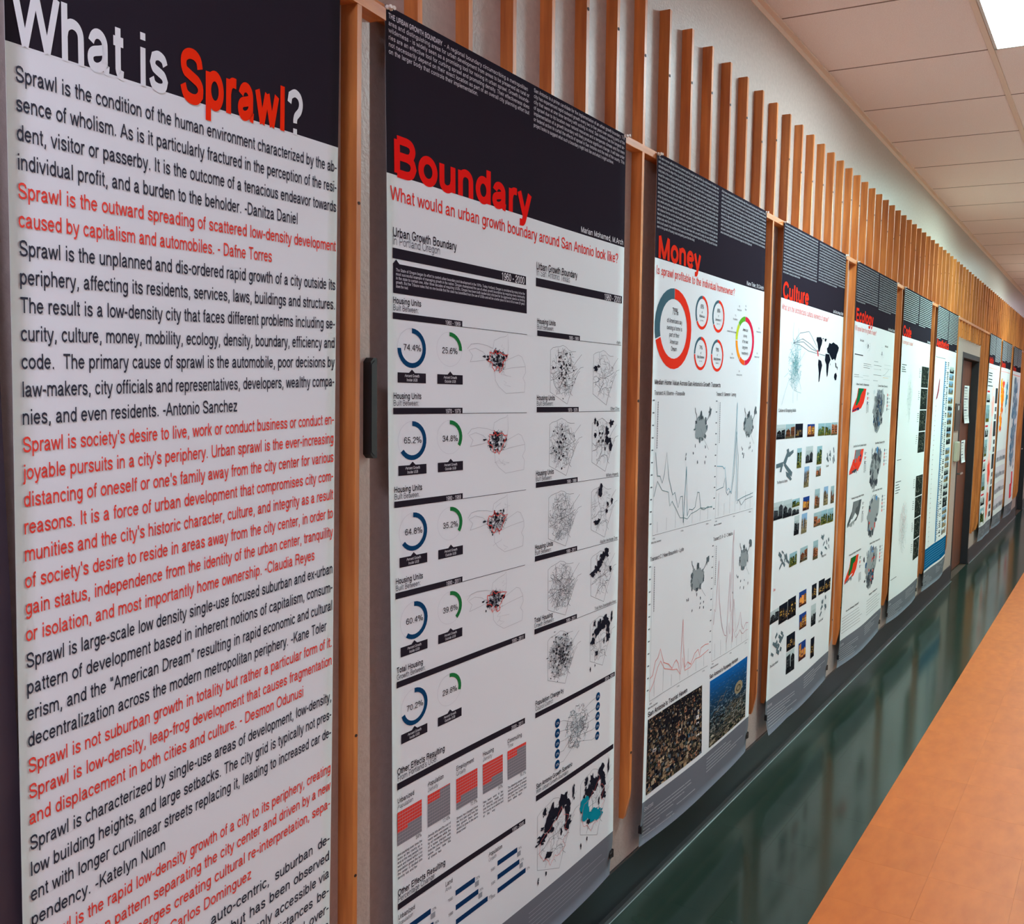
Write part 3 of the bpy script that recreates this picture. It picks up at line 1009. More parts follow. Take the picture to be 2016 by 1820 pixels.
def header(S, title, sub, author, size_t, H=311, rng=None, colL=None, colR=None, lod=1, bars=False, subw=None, tw=None, ps=11.6, tick=True, ty=309, foot=2058, end=2212, wl=None, titlew=.155, subsize=38):
    S.paper(PW, end, [(0, H, INK), (H, foot, C_PAPER), (foot, end, GREYF)])
    if title:
        S.text('title_lettering', title, 16, ty, size_t, RED, width=tw, weight=titlew, lod=-1, layer=2)
    if sub:
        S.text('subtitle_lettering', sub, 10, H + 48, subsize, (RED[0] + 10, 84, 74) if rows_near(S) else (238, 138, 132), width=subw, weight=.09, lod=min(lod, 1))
    if author:
        S.text('author_lettering', author, 905, H - 6, 21, (215, 215, 220), width=170 if len(author) > 13 else None, weight=.11, align='r', lod=1)
    w = wl
    if colL:
        S.block('intro_lettering', w, 8, 452, 16, 12.75, colL, ps, (178, 180, 186), rng, bars=bars, lod=lod)
    if colR:
        S.block('intro_lettering', w[40:] + w[:40], 478, 906, 16, 12.75, colR, ps, (178, 180, 186), rng, bars=bars, lod=lod)
    # sources in the grey foot
    S.text('source_lettering', 'Sources', 12, foot + 36, 24, (190, 190, 195), weight=.09, lod=1)
    S.unit()
    for k in range(7):
        S.block('source_lettering', w[17 * k:] + w[:17 * k], 14, 14 + rng.uniform(180, 400), foot + 52 + k * 12.5, 12, 1, 8.5, (165, 168, 172), rng, lod=1, bars=True, short={0: 1})
    S.unit()
    for k in range(5):
        S.block('source_lettering', w, 476, 476 + rng.uniform(150, 380), foot + 26 + k * 12.5, 12, 1, 8.5, (165, 168, 172), rng, lod=1, bars=True, short={0: 1})

def poster(idx, label, seed, **kw):
    t = thing('poster', label, 'poster', (PX[idx] + PW / 2000, -.04, .18), 'printed posters hanging from the wood rail')
    S = Sheet(t, hang(PX[idx], seed, **kw))
    return S, random.Random(seed)

# --- text poster on the pier
t = thing('poster', 'nearest poster, black and red paragraphs under the white and red heading What is Sprawl', 'poster', tuple(P0 + UH * .28 + Vector((0, 0, -1.9))), 'printed posters hanging from the wood rail')
def surf1(x, y, off):
    # y measured down from the foot of the black heading band
    low = smooth(1450, 1900, y)
    q = P0 + PU * (x / 1000) + PV * (y / 1000)
    w = .0012 * sin(x / 130 + 1) * sin(y / 210) + .012 * low * sin(pi * x / 560)
    return tuple(q + NN * (off / 1000 + .0004 + max(w, -.0003)))
S = Sheet(t, surf1)
S.paper(558, 1860, [(-325, 0, INK), (0, 1700, C_PAPER), (1700, 1860, GREYF)], 20, 30)
S.text('title_lettering', 'What is', 7, 2, 97, C_PAPER, width=211, weight=.13, lod=-1, layer=2)
S.text('title_lettering', 'Sprawl', 235, 2, 97, (240, 50, 22), width=201, weight=.155, lod=-1, layer=3)
S.text('title_lettering', '?', 437, 2, 97, C_PAPER, width=38, weight=.13, lod=-1, layer=2)
TXT = [
 (0, 'Sprawl is the condition of the human environment characterized by the ab-', 0), (0, 'sence of wholism. As is it particularly fractured in the perception of the resi-', 0),
 (0, 'dent, visitor or passerby. It is the outcome of a tenacious endeavor towards', 0), (0, 'individual profit, and a burden to the beholder. -Danitza Daniel', 464),
 (1, 'Sprawl is the outward spreading of scattered low-density development', 0), (1, 'caused by capitalism and automobiles. - Dafne Torres', 408),
 (0, 'Sprawl is the unplanned and dis-ordered rapid growth of a city outside its', 0), (0, 'periphery, affecting its residents, services, laws, buildings and structures.', 0),
 (0, 'The result is a low-density city that faces different problems including se-', 0), (0, 'curity, culture, money, mobility, ecology, density, boundary, efficiency and', 0),
 (0, 'code.  The primary cause of sprawl is the automobile, poor decisions by', 0), (0, 'law-makers, city officials and representatives, developers, wealthy compa-', 0),
 (0, 'nies, and even residents. -Antonio Sanchez', 339),
 (1, "Sprawl is society's desire to live, work or conduct business or conduct en-", 0), (1, "joyable pursuits in a city's periphery. Urban sprawl is the ever-increasing", 0),
 (1, "distancing of oneself or one's family away from the city center for various", 0), (1, 'reasons. It is a force of urban development that compromises city com-', 0),
 (1, "munities and the city's historic character, culture, and integrity as a result", 0), (1, "of society's desire to reside in areas away from the city center, in order to", 0),
 (1, 'gain status, independence from the identity of the urban center, tranquility', 0), (1, 'or isolation, and most importantly home ownership. -Claudia Reyes', 509),
 (0, 'Sprawl is large-scale low density single-use focused suburban and ex-urban', 0), (0, 'pattern of development based in inherent notions of capitalism, consum-', 0),
 (0, 'erism, and the "American Dream" resulting in rapid economic and cultural', 0), (0, 'decentralization across the modern metropolitan periphery. -Kane Toler', 540),
 (1, 'Sprawl is not suburban growth in totality but rather a particular form of it.', 0), (1, 'Sprawl is low-density, leap-frog development that causes fragmentation', 0),
 (1, 'and displacement in both cities and culture. - Desmon Odunusi', 484),
 (0, 'Sprawl is characterized by single-use areas of development, low-density,', 0), (0, 'low building heights, and large setbacks. The city grid is typically not pres-', 0),
 (0, 'ent with longer curvilinear streets replacing it, leading to increased car de-', 0), (0, 'pendency. -Katelyn Nunn', 207),
 (1, 'Sprawl is the rapid low-density growth of a city to its periphery, creating', 0), (1, 'a segregation pattern separating the city center and driven by a new', 0),
 (1, 'form. A society emerges creating cultural re-interpretation, sepa-', 0), (1, 'rating the center. -Juan Carlos Dominguez', 369),
 (0, 'Sprawl is the low-density, auto-centric, suburban de-', 0), (0, 'velopment of the United States but has been observed', 0),
 (0, 'in the cities of other countries that are only accessible via', 0), (0, 'the automobile, with an increase in the distances be-', 0), (0, 'tween home, work and all other uses, and real over-', 0),
 (0, 'head of the public works that serve them across the', 0), (0, 'county and the towns that lie beyond its edge.', 400)]
for k, (red, s, end) in enumerate(TXT):
    S.text('paragraph_lettering', s, 10, 44 + 33.95 * k + .15 * max(0, k - 20), 26.5, (228, 74, 62) if red else (58, 60, 70), width=(end or 555) - 10, weight=.102, sp=.80)
S.build()

# --- Boundary
S, R = poster(0, 'large poster headed Boundary in red, with blue and green percentage rings and county maps', 11, bulge=.006)
w = pool(3)
S.paper(PW, 2212, [(0, 311, INK), (311, 2068, C_PAPER), (2068, 2212, GREYF)])
S.text('title_lettering', 'Boundary', 14, 311, 102, (232, 34, 30), width=456, weight=.158, lod=-1)
S.text('subtitle_lettering', 'What would an urban growth boundary around San Antonio look like?', 9, 361, 38, (226, 56, 46), width=872, weight=.095)
S.text('author_lettering', 'Marian Mohamed, M.Arch', 907, 306, 21, (215, 215, 220), width=218, weight=.11, align='r')
L1 = ['THE URBAN GROWTH BOUNDARY - A regional boundary circumscribing a metropolitan', 'area and distinguishing areas for urban development from areas to be preserved as rural or',
      'wilderness - is widely seen as a promising tool for reining in urban sprawl. Growth bounda-', 'ries are an effective tool for curbing sprawl and promoting density. Their effectiveness does',
      'not necessarily depend on their exact location as part of an overall city planning effort but', 'on the larger body that controls their implementation.']
L2 = ['San Antonio is a prime candidate for the implementation of an urban growth boundary. The', 'city has experienced rapid outward growth every two to five years over existing parts of the',
      'city that were at one time territory with activity in mind. San Antonio has the longest tar-', 'of sprawl due to its location near natural resources and a temperate climate and the mere',
      'implementation of a growth boundary will likely produce significant change. It will take order', 'or federal action to curtail the effects of sprawl in San Antonio and the rest of the county. This',
      'project looks to suggest what such a boundary might look like and what it might achieve.']
for k, s in enumerate(L1):
    if k == 0:
        S.text('intro_lettering', s[:25], 8, 22, 13.5, (205, 200, 208), width=150, weight=.14)
        S.text('intro_lettering', s[26:], 164, 22, 12.5, (188, 184, 192), width=288, weight=.11)
    else:
        S.text('intro_lettering', s, 8, 22 + 13 * k, 12.5, (188, 184, 192), width=450 if k < 5 else 264, weight=.11)
for k, s in enumerate(L2):
    S.text('intro_lettering', s, 476, 16 + 13.3 * k, 12.5, (188, 184, 192), width=430 if k < 6 else 372, weight=.11)
BL, GRN, DK = (22, 66, 104), (38, 118, 62), INK
def duo(x, y, a, b, sz=17.5):
    S.unit()
    S.text('caption_lettering', a, x, y, sz, DK, weight=.12)
    S.text('caption_lettering', b, x, y + 14, sz * .94, (70, 70, 80), weight=.075)
def bar(x0, y0, x1, h, yr, ysz=15, ycol=(225, 222, 228)):
    S.unit()
    S.rect('chart_bar', x0, y0, x1, y0 + h, DK)
    S.text('caption_lettering', yr, x1 - 6, y0 + h - 1, ysz, ycol, weight=.10, align='r')
S.text('caption_lettering', 'Urban Growth Boundary', 14, 430, 25, DK, width=186, weight=.11)
S.text('caption_lettering', 'In Portland Oregon', 13, 446, 24, (70, 70, 80), width=136, weight=.06)
bar(14, 452, 451, 20.5, '1960 - 2000', 24)
S.rect('chart_bar', 15, 482, 454, 540, DK)
S.poly('chart_bar', [(15, 483), (23, 474), (33, 483)], DK)
for k, s in enumerate(['The State of Oregon began its effort to control urban boundary and development in the 1970s. Today Portland, Oregon is considered by many to be the',
                       'most successful example of managing growth in the nation. Oregon championed the use of urban growth boundaries by requiring every community',
                       'in the state to contain one. After three decades of requiring UGBs, Oregon has been both lauded and criticized for its aggressive stance on limiting',
                       'growth. But the Tribune notes that no one beside that the state has benefitted from the use of UGBs and will be a better place to live in 50 or even 20 years',
                       'down the road.']):
    S.text('caption_lettering', s, 22, 497 + 8 * k, 8.6, (200, 198, 206), width=424 if k < 4 else 34, weight=.10, lod=1)
S.text('caption_lettering', 'Urban Growth Boundary', 493, 429, 25, DK, width=182, weight=.11)
S.text('caption_lettering', 'In San Antonio Texas', 493, 444, 24, (70, 70, 80), width=148, weight=.06)
bar(492, 449.5, 906, 20.5, '1960 - 2000', 24)

def portland(ox, oy, rr):
    S.unit()
    def m(u, v): return (ox + u * 221, oy + v * 141)
    c = (176, 176, 182)
    S.line('map_drawing', [m(*p) for p in [(.0, .30), (.06, .22), (.16, .20), (.30, .22), (.40, .26), (.42, .13), (.52, .07), (.62, .04), (.65, .0), (.66, .22), (.64, .38)]], .75, c)
    S.line('map_drawing', [m(*p) for p in [(.04, .50), (.22, .47), (.33, .44), (.45, .43), (.62, .44), (.70, .40), (.84, .33), (.90, .36), (.96, .50), (.97, .62), (.92, .72), (.96, .80), (.95, .96), (.62, .99), (.50, .88), (.44, .78), (.43, .62)]], .75, c)
    S.line('map_drawing', [m(*p) for p in [(.04, .50), (.08, .40), (.02, .32), (.12, .28), (.24, .33), (.30, .40), (.33, .44)]], .75, c)
    S.line('map_drawing', [m(*p) for p in [(.43, .62), (.55, .60), (.70, .56), (.82, .54), (.96, .52)]], .8, c)
    for _ in range(8):
        x, y = rr.uniform(.42, .62), rr.uniform(.1, .9)
        S.line('map_drawing', [m(x + rr.uniform(-.05, .05) * i, y + .03 * i) for i in range(4)], .6, (175, 175, 182))
    web(S, 'map_drawing', rr, ox + 104, oy + 62, 38, 26, 90, (84, 84, 92), .9, (3, 7), (2, 5))
    for _ in range(26):
        x, y = ox + 103 + rr.gauss(0, 18), oy + 64 + rr.gauss(0, 11)
        S.poly('map_drawing', rose(rr, x, y, rr.uniform(1.5, 5.5), rr.uniform(1.5, 4.5), 8, .5), (38, 38, 46), 2)
    S.poly('map_drawing', rose(rr, ox + 102, oy + 43, 9, 4, 9, .4), (50, 50, 58), 2)
    S.poly('map_drawing', rose(rr, ox + 58, oy + 57, 6, 2.5, 8, .4), (50, 50, 58), 2)
    out = [(72, 58), (80, 50), (90, 46), (96, 42), (106, 46), (116, 48), (128, 46), (137, 52), (134, 60), (128, 64), (126, 74), (118, 78), (120, 86), (112, 88), (104, 80), (96, 84), (88, 88), (90, 78), (84, 70), (76, 66)]
    P = []
    for i, (a, b) in enumerate(out):
        k = 1.24 if i % 2 else .92
        P.append((ox + 104 + (a - 104) * k + rr.uniform(-3, 3), oy + 66 + (b - 66) * k + rr.uniform(-2, 2)))
        a2, b2 = out[(i + 1) % len(out)]
        P.append((ox + 104 + ((a + a2) / 2 - 104) * 1.05 + rr.uniform(-4, 4), oy + 66 + ((b + b2) / 2 - 66) * 1.05 + rr.uniform(-3, 3)))
    S.line('map_drawing', P + [P[0]], 1.7, (222, 66, 56), 3)

rows = [(582, 589.5, '74.4%', '25.6%', '1960 - 1969'), (768, 781.5, '65.2%', '34.8%', '1970 - 1979'), (959, 972, '64.8%', '35.2%', '1980 - 1989'), (1149, 1162, '60.4%', '39.6%', '1990 - 2011')]
for i, (ya, yb, pa, pb, yr) in enumerate(rows + [(1338, 1352, '70.2%', '29.8%', '1960 - 2011')]):
    y = ya if i else 578
    duo(14, y - 18, 'Housing Units' if i < 4 else 'Total Housing', 'Built Between:' if i < 4 else 'Growth Between:')
    if i < 4:
        bar(14, y, 219, 13, yr, 13)
        S.line('chart_bar', [(219, y + 12.6), (456, y + 12.6)], 1.1, (70, 70, 80))
    else:
        bar(14, y, 459, 13.5, yr, 13)
    cy = y + 68
    fa, fb = float(pa[:-1]) * 3.6, float(pb[:-1]) * 3.6
    S.unit()
    S.ring('ring_chart', 66, cy, 40.5, 40.5, .25, 0, fa, BL)
    S.ring('ring_chart', 66, cy, 40.5, 40.5, .015, fa, 360, (200, 200, 206))
    S.unit()
    S.ring('ring_chart', 178, cy - 4, 40, 37, .24, 0, fb, GRN)
    S.ring('ring_chart', 178, cy - 4, 40, 37, .015, fb, 360, (200, 200, 206))
    S.text('caption_lettering', pa, 67, cy + 5.5, 18.5, DK, width=51, weight=.085, align='c')
    S.text('caption_lettering', pb, 179, cy + 5.5, 18.5, DK, width=49, weight=.085, align='c')
    for cx, word in ((66, 'Inside UGB'), (180, 'Outside UGB')):
        S.unit()
        S.rect('chart_tag', cx - 40, cy + 50.5, cx + 40, cy + 71, DK)
        S.poly('chart_tag', [(cx - 9, cy + 51), (cx, cy + 43.5), (cx + 9, cy + 51)], DK)
        S.text('caption_lettering', 'Percent Growth', cx, cy + 59.5, 8.6, (215, 215, 220), weight=.10, align='c', lod=1)
        S.text('caption_lettering', word, cx, cy + 68, 8.6, (215, 215, 220), weight=.10, align='c', lod=1)
    if i < 4:
        portland(236, y + 17, random.Random(50 + i))

OUT = [(.0, .10), (.08, .06), (.20, .04), (.28, .03), (.40, .0), (.52, .03), (.60, .07), (.70, .09), (.84, .09)]
OUT2 = [(.0, .10), (.0, .80), (.57, 1.0), (.68, .80), (.92, .46), (.99, .42)]
PATCH = {
    'parks': [(.10, .33, .09, .05), (.22, .29, .06, .03)],
    'other': [(.12, .04, .04, .06), (.22, .09, .05, .05), (.80, .10, .10, .07), (.62, .25, .09, .10), (.68, .42, .12, .08), (.78, .52, .08, .09), (.14, .30, .06, .05), (.32, .28, .04, .03), (.42, .28, .03, .03), (.28, .42, .03, .03), (.45, .42, .04, .03), (.36, .36, .02, .03), (.55, .56, .03, .04)],
    'military': [(.38, .10, .08, .16), (.20, .68, .10, .05), (.32, .66, .06, .04), (.70, .38, .05, .05), (.88, .33, .05, .05), (.65, .50, .05, .04)],
    'recharge': [(.08, .40, .12, .06), (.25, .32, .13, .08), (.40, .23, .13, .09), (.52, .12, .12, .09), (.66, .06, .13, .08), (.85, .40, .05, .06)],
    'nogo': [(.10, .44, .13, .07), (.30, .30, .14, .11), (.38, .16, .09, .10), (.52, .22, .13, .10), (.68, .12, .12, .10), (.78, .30, .09, .13), (.80, .48, .09, .08), (.95, .10, .04, .10), (.18, .10, .05, .06), (.28, .70, .08, .05), (.62, .52, .03, .05), (.02, .96, .02, .05), (.22, .93, .02, .03), (.12, .30, .04, .03)]}
def county(ox, oy, w_, h_, rr, dens, patch=None, dark=0, red=0, teal=0, web_n=90):
    S.unit()
    def m(u, v): return (ox + u * w_, oy + v * h_)
    c = (120, 122, 128)
    jag = lambda P: [(a + rr.uniform(-.8, .8), b + rr.uniform(-.8, .8)) for a, b in P]
    S.line('map_drawing', jag([m(*p) for p in OUT]), .8, c)
    S.line('map_drawing', [m(*p) for p in OUT2], .9, c)
    S.line('map_drawing', jag([m(*p) for p in [(.70, .40), (.86, .26), (1.05, .12)]]), .8, c)
    S.line('map_drawing', jag([m(*p) for p in [(.78, .52), (1.0, .36), (1.12, .34)]]), .8, c)
    S.line('map_drawing', jag([m(*p) for p in [(.02, .60), (.18, .57), (.3, .5), (.5, .5), (.74, .44), (.9, .38)]]), .9, (90, 92, 98))
    S.line('map_drawing', jag([m(*p) for p in [(.24, .05), (.26, .16), (.3, .3), (.4, .45), (.42, .6), (.3, .72), (.2, .85)]]), .9, (90, 92, 98))
    S.line('map_drawing', jag([m(*p) for p in [(.28, .80), (.36, .72), (.5, .68), (.64, .7), (.66, .8), (.74, .86)]]), .9, (100, 102, 108))
    web(S, 'map_drawing', rr, ox + w_ * .44, oy + h_ * .46, w_ * .42, h_ * .40, int(web_n * dens), (132, 136, 140), .62, (3, 9), (3, 7), .55, (84, 88, 94))
    if dark:
        for _ in range(int(55 * dark)):
            x, y = ox + w_ * (.44 + rr.gauss(0, .15)), oy + h_ * (.42 + rr.gauss(0, .16))
            S.poly('map_drawing', rose(rr, x, y, rr.uniform(1.5, 4.5), rr.uniform(1.2, 4), 7, .5), rr.choice(((38, 38, 46), (60, 60, 68), (95, 96, 100))), 2)
    if patch:
        for (u, v, a, b) in PATCH[patch]:
            x, y = m(u, v)
            S.poly('map_drawing', rose(rr, x, y, a * w_ * .9, b * h_ * .9, 15, .45), (36, 36, 46), 3)
            for _ in range(3):
                S.poly('map_drawing', rose(rr, x + rr.uniform(-a, a) * w_, y + rr.uniform(-b, b) * h_, a * w_ * .25, b * h_ * .25, 8, .5), (36, 36, 46), 3)
    if teal:
        for (u, v, a, b) in [(.13, .42, .15, .10), (.16, .56, .12, .09), (.45, .66, .17, .09), (.60, .70, .16, .08), (.30, .62, .08, .05)]:
            x, y = m(u, v)
            S.poly('map_drawing', rose(rr, x, y, a * w_, b * h_, 16, .25), (20, 140, 158), 4)
        web(S, 'map_drawing', rr, ox + w_ * .4, oy + h_ * .62, w_ * .3, h_ * .12, 22, (30, 50, 60), .8, (3, 7), (2, 4))
    if red:
        P = [m(*p) for p in [(.10, .42), (.22, .40), (.34, .36), (.48, .30), (.56, .22), (.62, .18), (.68, .30), (.80, .36), (.70, .50), (.80, .58), (.66, .66), (.72, .76), (.58, .80), (.44, .78), (.34, .86), (.24, .76), (.10, .70), (.04, .58)]]
        q = []
        for a_, b_ in zip(P, P[1:] + P[:1]):
            for k in range(3):
                q.append((a_[0] + (b_[0] - a_[0]) * k / 3 + rr.uniform(-3, 3), a_[1] + (b_[1] - a_[1]) * k / 3 + rr.uniform(-3, 3)))
        S.line('map_drawing', q + [q[0]], 1.0, (226, 110, 104), 5)

rr_rows = [(577, 'Parks', 'parks', 1.5, .9, '1960 - 1969'), (766.5, 'Other Cities', 'other', 1.9, .6, '1970 - 1979'), (957, 'Military Property', 'military', 2.4, 0, '1980 - 1989'), (1146.5, 'Aquifer Recharge Zone', 'recharge', 2.8, 0, '1990 - 2011'), (1337, 'Total Non-Developable Areas', 'nogo', 3.0, 2.0, '1960 - 2011')]
for i, (y, cap, pt, dn, dk, yr) in enumerate(rr_rows):
    duo(497, y - 17, 'Housing Units' if i < 4 else 'Total Housing', 'Built Between:' if i < 4 else 'Growth Between:', 18)
    bar(498, y, 692, 13.5, yr, 12.5)
    S.line('chart_bar', [(692, y + 13), (908, y + 12)], 1.1, (70, 70, 80))
    S.text('caption_lettering', cap, 905, y + 9.5, 13.5, DK, weight=.08, align='r', lod=1)
    county(556, y + 30, 140, 152, random.Random(70 + i), dn, dark=dk)
    county(762, y + 32, 124, 152, random.Random(90 + i), .75, patch=pt)
duo(502, 1542, 'Population Change by', 'Council District', 18)
bar(502, 1561, 908, 14, '2010 - 2020', 14)
rr = random.Random(7)
S.unit()
for k, (cx, cy) in enumerate([(601, 1620), (601, 1648), (601, 1677), (601, 1706), (601, 1736), (811, 1609), (811, 1639), (811, 1668), (811, 1698), (811, 1728)]):
    S.ring('map_drawing', cx, cy, 11.5, 12.5, .999, 0, 360, (20, 62, 104), 2, 18)
    S.text('map_drawing', ('%d%%' % (12 + 5 * k)), cx, cy + 4, 10, (205, 215, 225), weight=.09, align='c', lod=1, layer=3)
    ex = 690 + rr.uniform(-35, 35); ey = 1670 + (cy - 1670) * .55
    S.line('map_drawing', [(cx + (11 if cx < 700 else -11), cy), (cx + (30 if cx < 700 else -30), cy + 2), (ex, ey)], .8, (120, 124, 130))
web(S, 'map_drawing', rr, 700, 1662, 62, 62, 170, (95, 98, 104), .9, (4, 10), (2, 6), .8, (150, 170, 175))
duo(505, 1768, 'San Antonio Growth Scenario', 'With Urban Growth Boundary', 18)
bar(505, 1787, 908, 15, '', 10)
county(512, 1826, 180, 214, random.Random(121), .9, patch='nogo', red=1)
county(722, 1822, 166, 214, random.Random(122), .7, patch='nogo', red=1, teal=1)
# bar charts at the foot of the left column
duo(14, 1541, 'Other Effects Resulting', "From Portland's UGB:", 20)
bar(14, 1559, 459, 15, '2000 - 2011', 13)
for (x, a, b, c0, nm1, nm2, pc_) in [(14, 1664, 1661, 45, 'Urbanized', 'Population', '34%'), (107, 1638, 1626, 147, 'Population', 'Density', '12.4%'), (202, 1676, 1670, 217, 'Employment', 'Growth', '72.5%'), (296, 1671, 1667, 328, 'Housing', 'Density', '54%'), (389, 1641, 1632, 426, 'Commuting', 'Time', '15.2%')]:
    S.unit()
    S.rect('stack_chart', x, 1624, x + 74, 1698, (130, 130, 136))
    S.rect('stack_chart', x, 1624, x + 74, b, (226, 66, 54), 2)
    S.rect('stack_chart', x, b, c0, a + 6, (226, 66, 54), 2)
    for k in range(1, 11):
        S.line('stack_chart', [(x, 1624 + 7.4 * k), (x + 74, 1624 + 7.4 * k)], .8, (186, 178, 182), 3)
        S.line('stack_chart', [(x + 7.4 * k, 1624), (x + 7.4 * k, 1698)], .5, (170, 150, 156), 3) if k < 10 else None
    S.text('caption_lettering', nm1, x, 1604, 16, DK, weight=.09, lod=1)
    S.text('caption_lettering', nm2, x, 1617, 15, (80, 80, 90), weight=.06, lod=1)
    S.text('caption_lettering', pc_, x + 73, 1709, 13, DK, weight=.07, align='r', lod=1)
    S.block('caption_lettering', pool(x), x, x + 75, 1722, 8.6, R.choice((6, 7, 5)), 8.4, (90, 90, 98), R, lod=1)
duo(14, 1812, 'Other Effects Resulting', 'Percentage Change:', 20)
bar(14, 1829, 459, 14, '1990 - 2000', 13)
for (x, y0, ws) in [(48, 1895, (66, 74, 108)), (196, 1895, (68, 80, 114)), (348, 1895, (78, 87, 113))]:
    S.text('caption_lettering', {48: 'Urbanized', 196: 'Land', 348: 'Population'}[x], x - 34, 1866, 16, DK, weight=.09, lod=1)
    S.text('caption_lettering', {48: 'Population', 196: 'Area', 348: 'Growth'}[x], x - 34, 1879, 14, (80, 80, 90), weight=.06, lod=1)
    for k, q in enumerate(ws):
        S.unit()
        yy = y0 + 36 * k - 3
        S.rect('bar_chart', x, yy, x + q, yy + 13, (24, 56, 96))
        S.rect('bar_chart', x + q, yy + 14, x + q + 14, yy + 27, (150, 156, 162)) if k < 2 else None
        S.text('caption_lettering', str(1980 + 10 * k), x - 26, yy + 16, 11, (90, 90, 98), weight=.08, lod=1)
        S.text('caption_lettering', '%d%%' % (q // 3), x + q + 4, yy + 10, 10, (110, 110, 118), weight=.08, lod=1)
S.text('source_lettering', 'Sources', 12, 2104, 24, (190, 190, 195), weight=.09)
for k in range(6):
    S.line('source_lettering', [(14, 2120 + 12 * k), (14 + R.uniform(250, 400), 2120 + 12 * k)], 1.6, (160, 162, 168))
    S.line('source_lettering', [(476, 2100 + 12 * k), (476 + R.uniform(250, 400), 2100 + 12 * k)], 1.6, (160, 162, 168))
S.build()
S.pin(5, 4); S.pin(14, 3); S.pin(905, 5); S.pin(918, 1)
S.clip(912, 2140, 1)

# --- Money
S, R = poster(1, 'poster headed Money in red, with red and slate ring charts and two aerial photographs below', 12)
w = pool(9)
header(S, 'Money', 'Is sprawl profitable to the individual homeowner?', 'Kane Toler, B.S.Arch', 97, rng=R, colL=17, colR=12, wl=w, tw=305, subw=618)
SL = (72, 104, 116)
def ringp(cx, cy, rx, ry, wd, f, part='ring_chart', c1=(232, 58, 40), c2=SL):
    S.unit()
    S.ring(part, cx, cy, rx, ry, wd, 0, 360 * f - 1.5, c1)
    S.ring(part, cx, cy, rx, ry, wd, 360 * f + .5, 358.8, c2)
ringp(134, 517, 128, 128, .26, .70)
S.text('caption_lettering', '70%', 140, 472, 31, DK, weight=.085, align='c')
for k, s in enumerate(['of Americans say', 'owning a home is', 'part of their', 'American', 'Dream']):
    S.text('caption_lettering', s, 138, 499 + 22 * k, 20, DK, weight=.085, align='c')
for cx, cy, f, pc_, nm in ((344, 446, .65, '65%', 'Millennials'), (486, 446, .65, '66%', 'Generation X'), (344, 584, .74, '74%', 'Baby Boomers'), (485, 584, .76, '76%', 'Baby Boomers')):
    ringp(cx, cy, 54, 57, .18, f)
    S.text('caption_lettering', pc_, cx, cy - 14, 19, DK, weight=.09, align='c')
    S.text('caption_lettering', 'of', cx, cy + 2, 12, DK, weight=.09, align='c')
    S.text('caption_lettering', nm, cx, cy + 16, 12.5, DK, weight=.11, align='c')
    S.text('caption_lettering', '(age varies)', cx, cy + 28, 7, (100, 100, 110), weight=.09, align='c', lod=1)
S.unit()
cyc = [(0, 178, (214, 42, 72)), (180, 215, (240, 92, 40)), (217, 268, (246, 150, 40)), (270, 312, (196, 208, 52)), (314, 358, (96, 170, 50))]
for a0, a1, c in cyc:
    S.ring('ring_chart', 736, 516, 88, 92, .20, a0, a1, c)
for k, s in enumerate(['American', 'survey', 'of the best', 'long-term', 'investments']):
    S.text('caption_lettering', s, 737, 480 + 22 * k, 17, DK, weight=.085, align='c')
for x, y, a, b in ((675, 395, '5%', 'Keeping Cash'), (735, 388, '4%', 'Other'), (640, 432, '11%', 'Buying Bonds'), (610, 480, '24%', 'Investing in the Stock Market'), (618, 575, '25%', 'Buying Gold'), (688, 636, '8%', 'Purchasing Rental'), (868, 462, '37%', 'Homeownership'), (858, 560, '15%', 'Savings Account')):
    S.text('caption_lettering', a, x, y, 10, (80, 80, 90), weight=.08, align='c', lod=1)
    S.text('caption_lettering', b, x, y + 13, 9.5, (80, 80, 90), weight=.09, align='c', lod=1)
S.text('heading_lettering', "Median Home Value Across San Antonio's Growth Transects", 14, 696, 22, DK, width=506, weight=.10)
S.text('heading_lettering', 'Transect A | Boerne - Floresville', 14, 729, 19, DK, width=216, weight=.09)
S.text('heading_lettering', 'Transect B | Somerset - Lansing', 484, 727, 19, DK, width=180, weight=.09)
S.text('heading_lettering', 'Transect C | New Braunfels - Lytle', 14, 1258, 19, DK, width=240, weight=.09)
S.text('heading_lettering', 'Transect D | A - D - C Medina', 495, 1258, 19, DK, width=180, weight=.09)
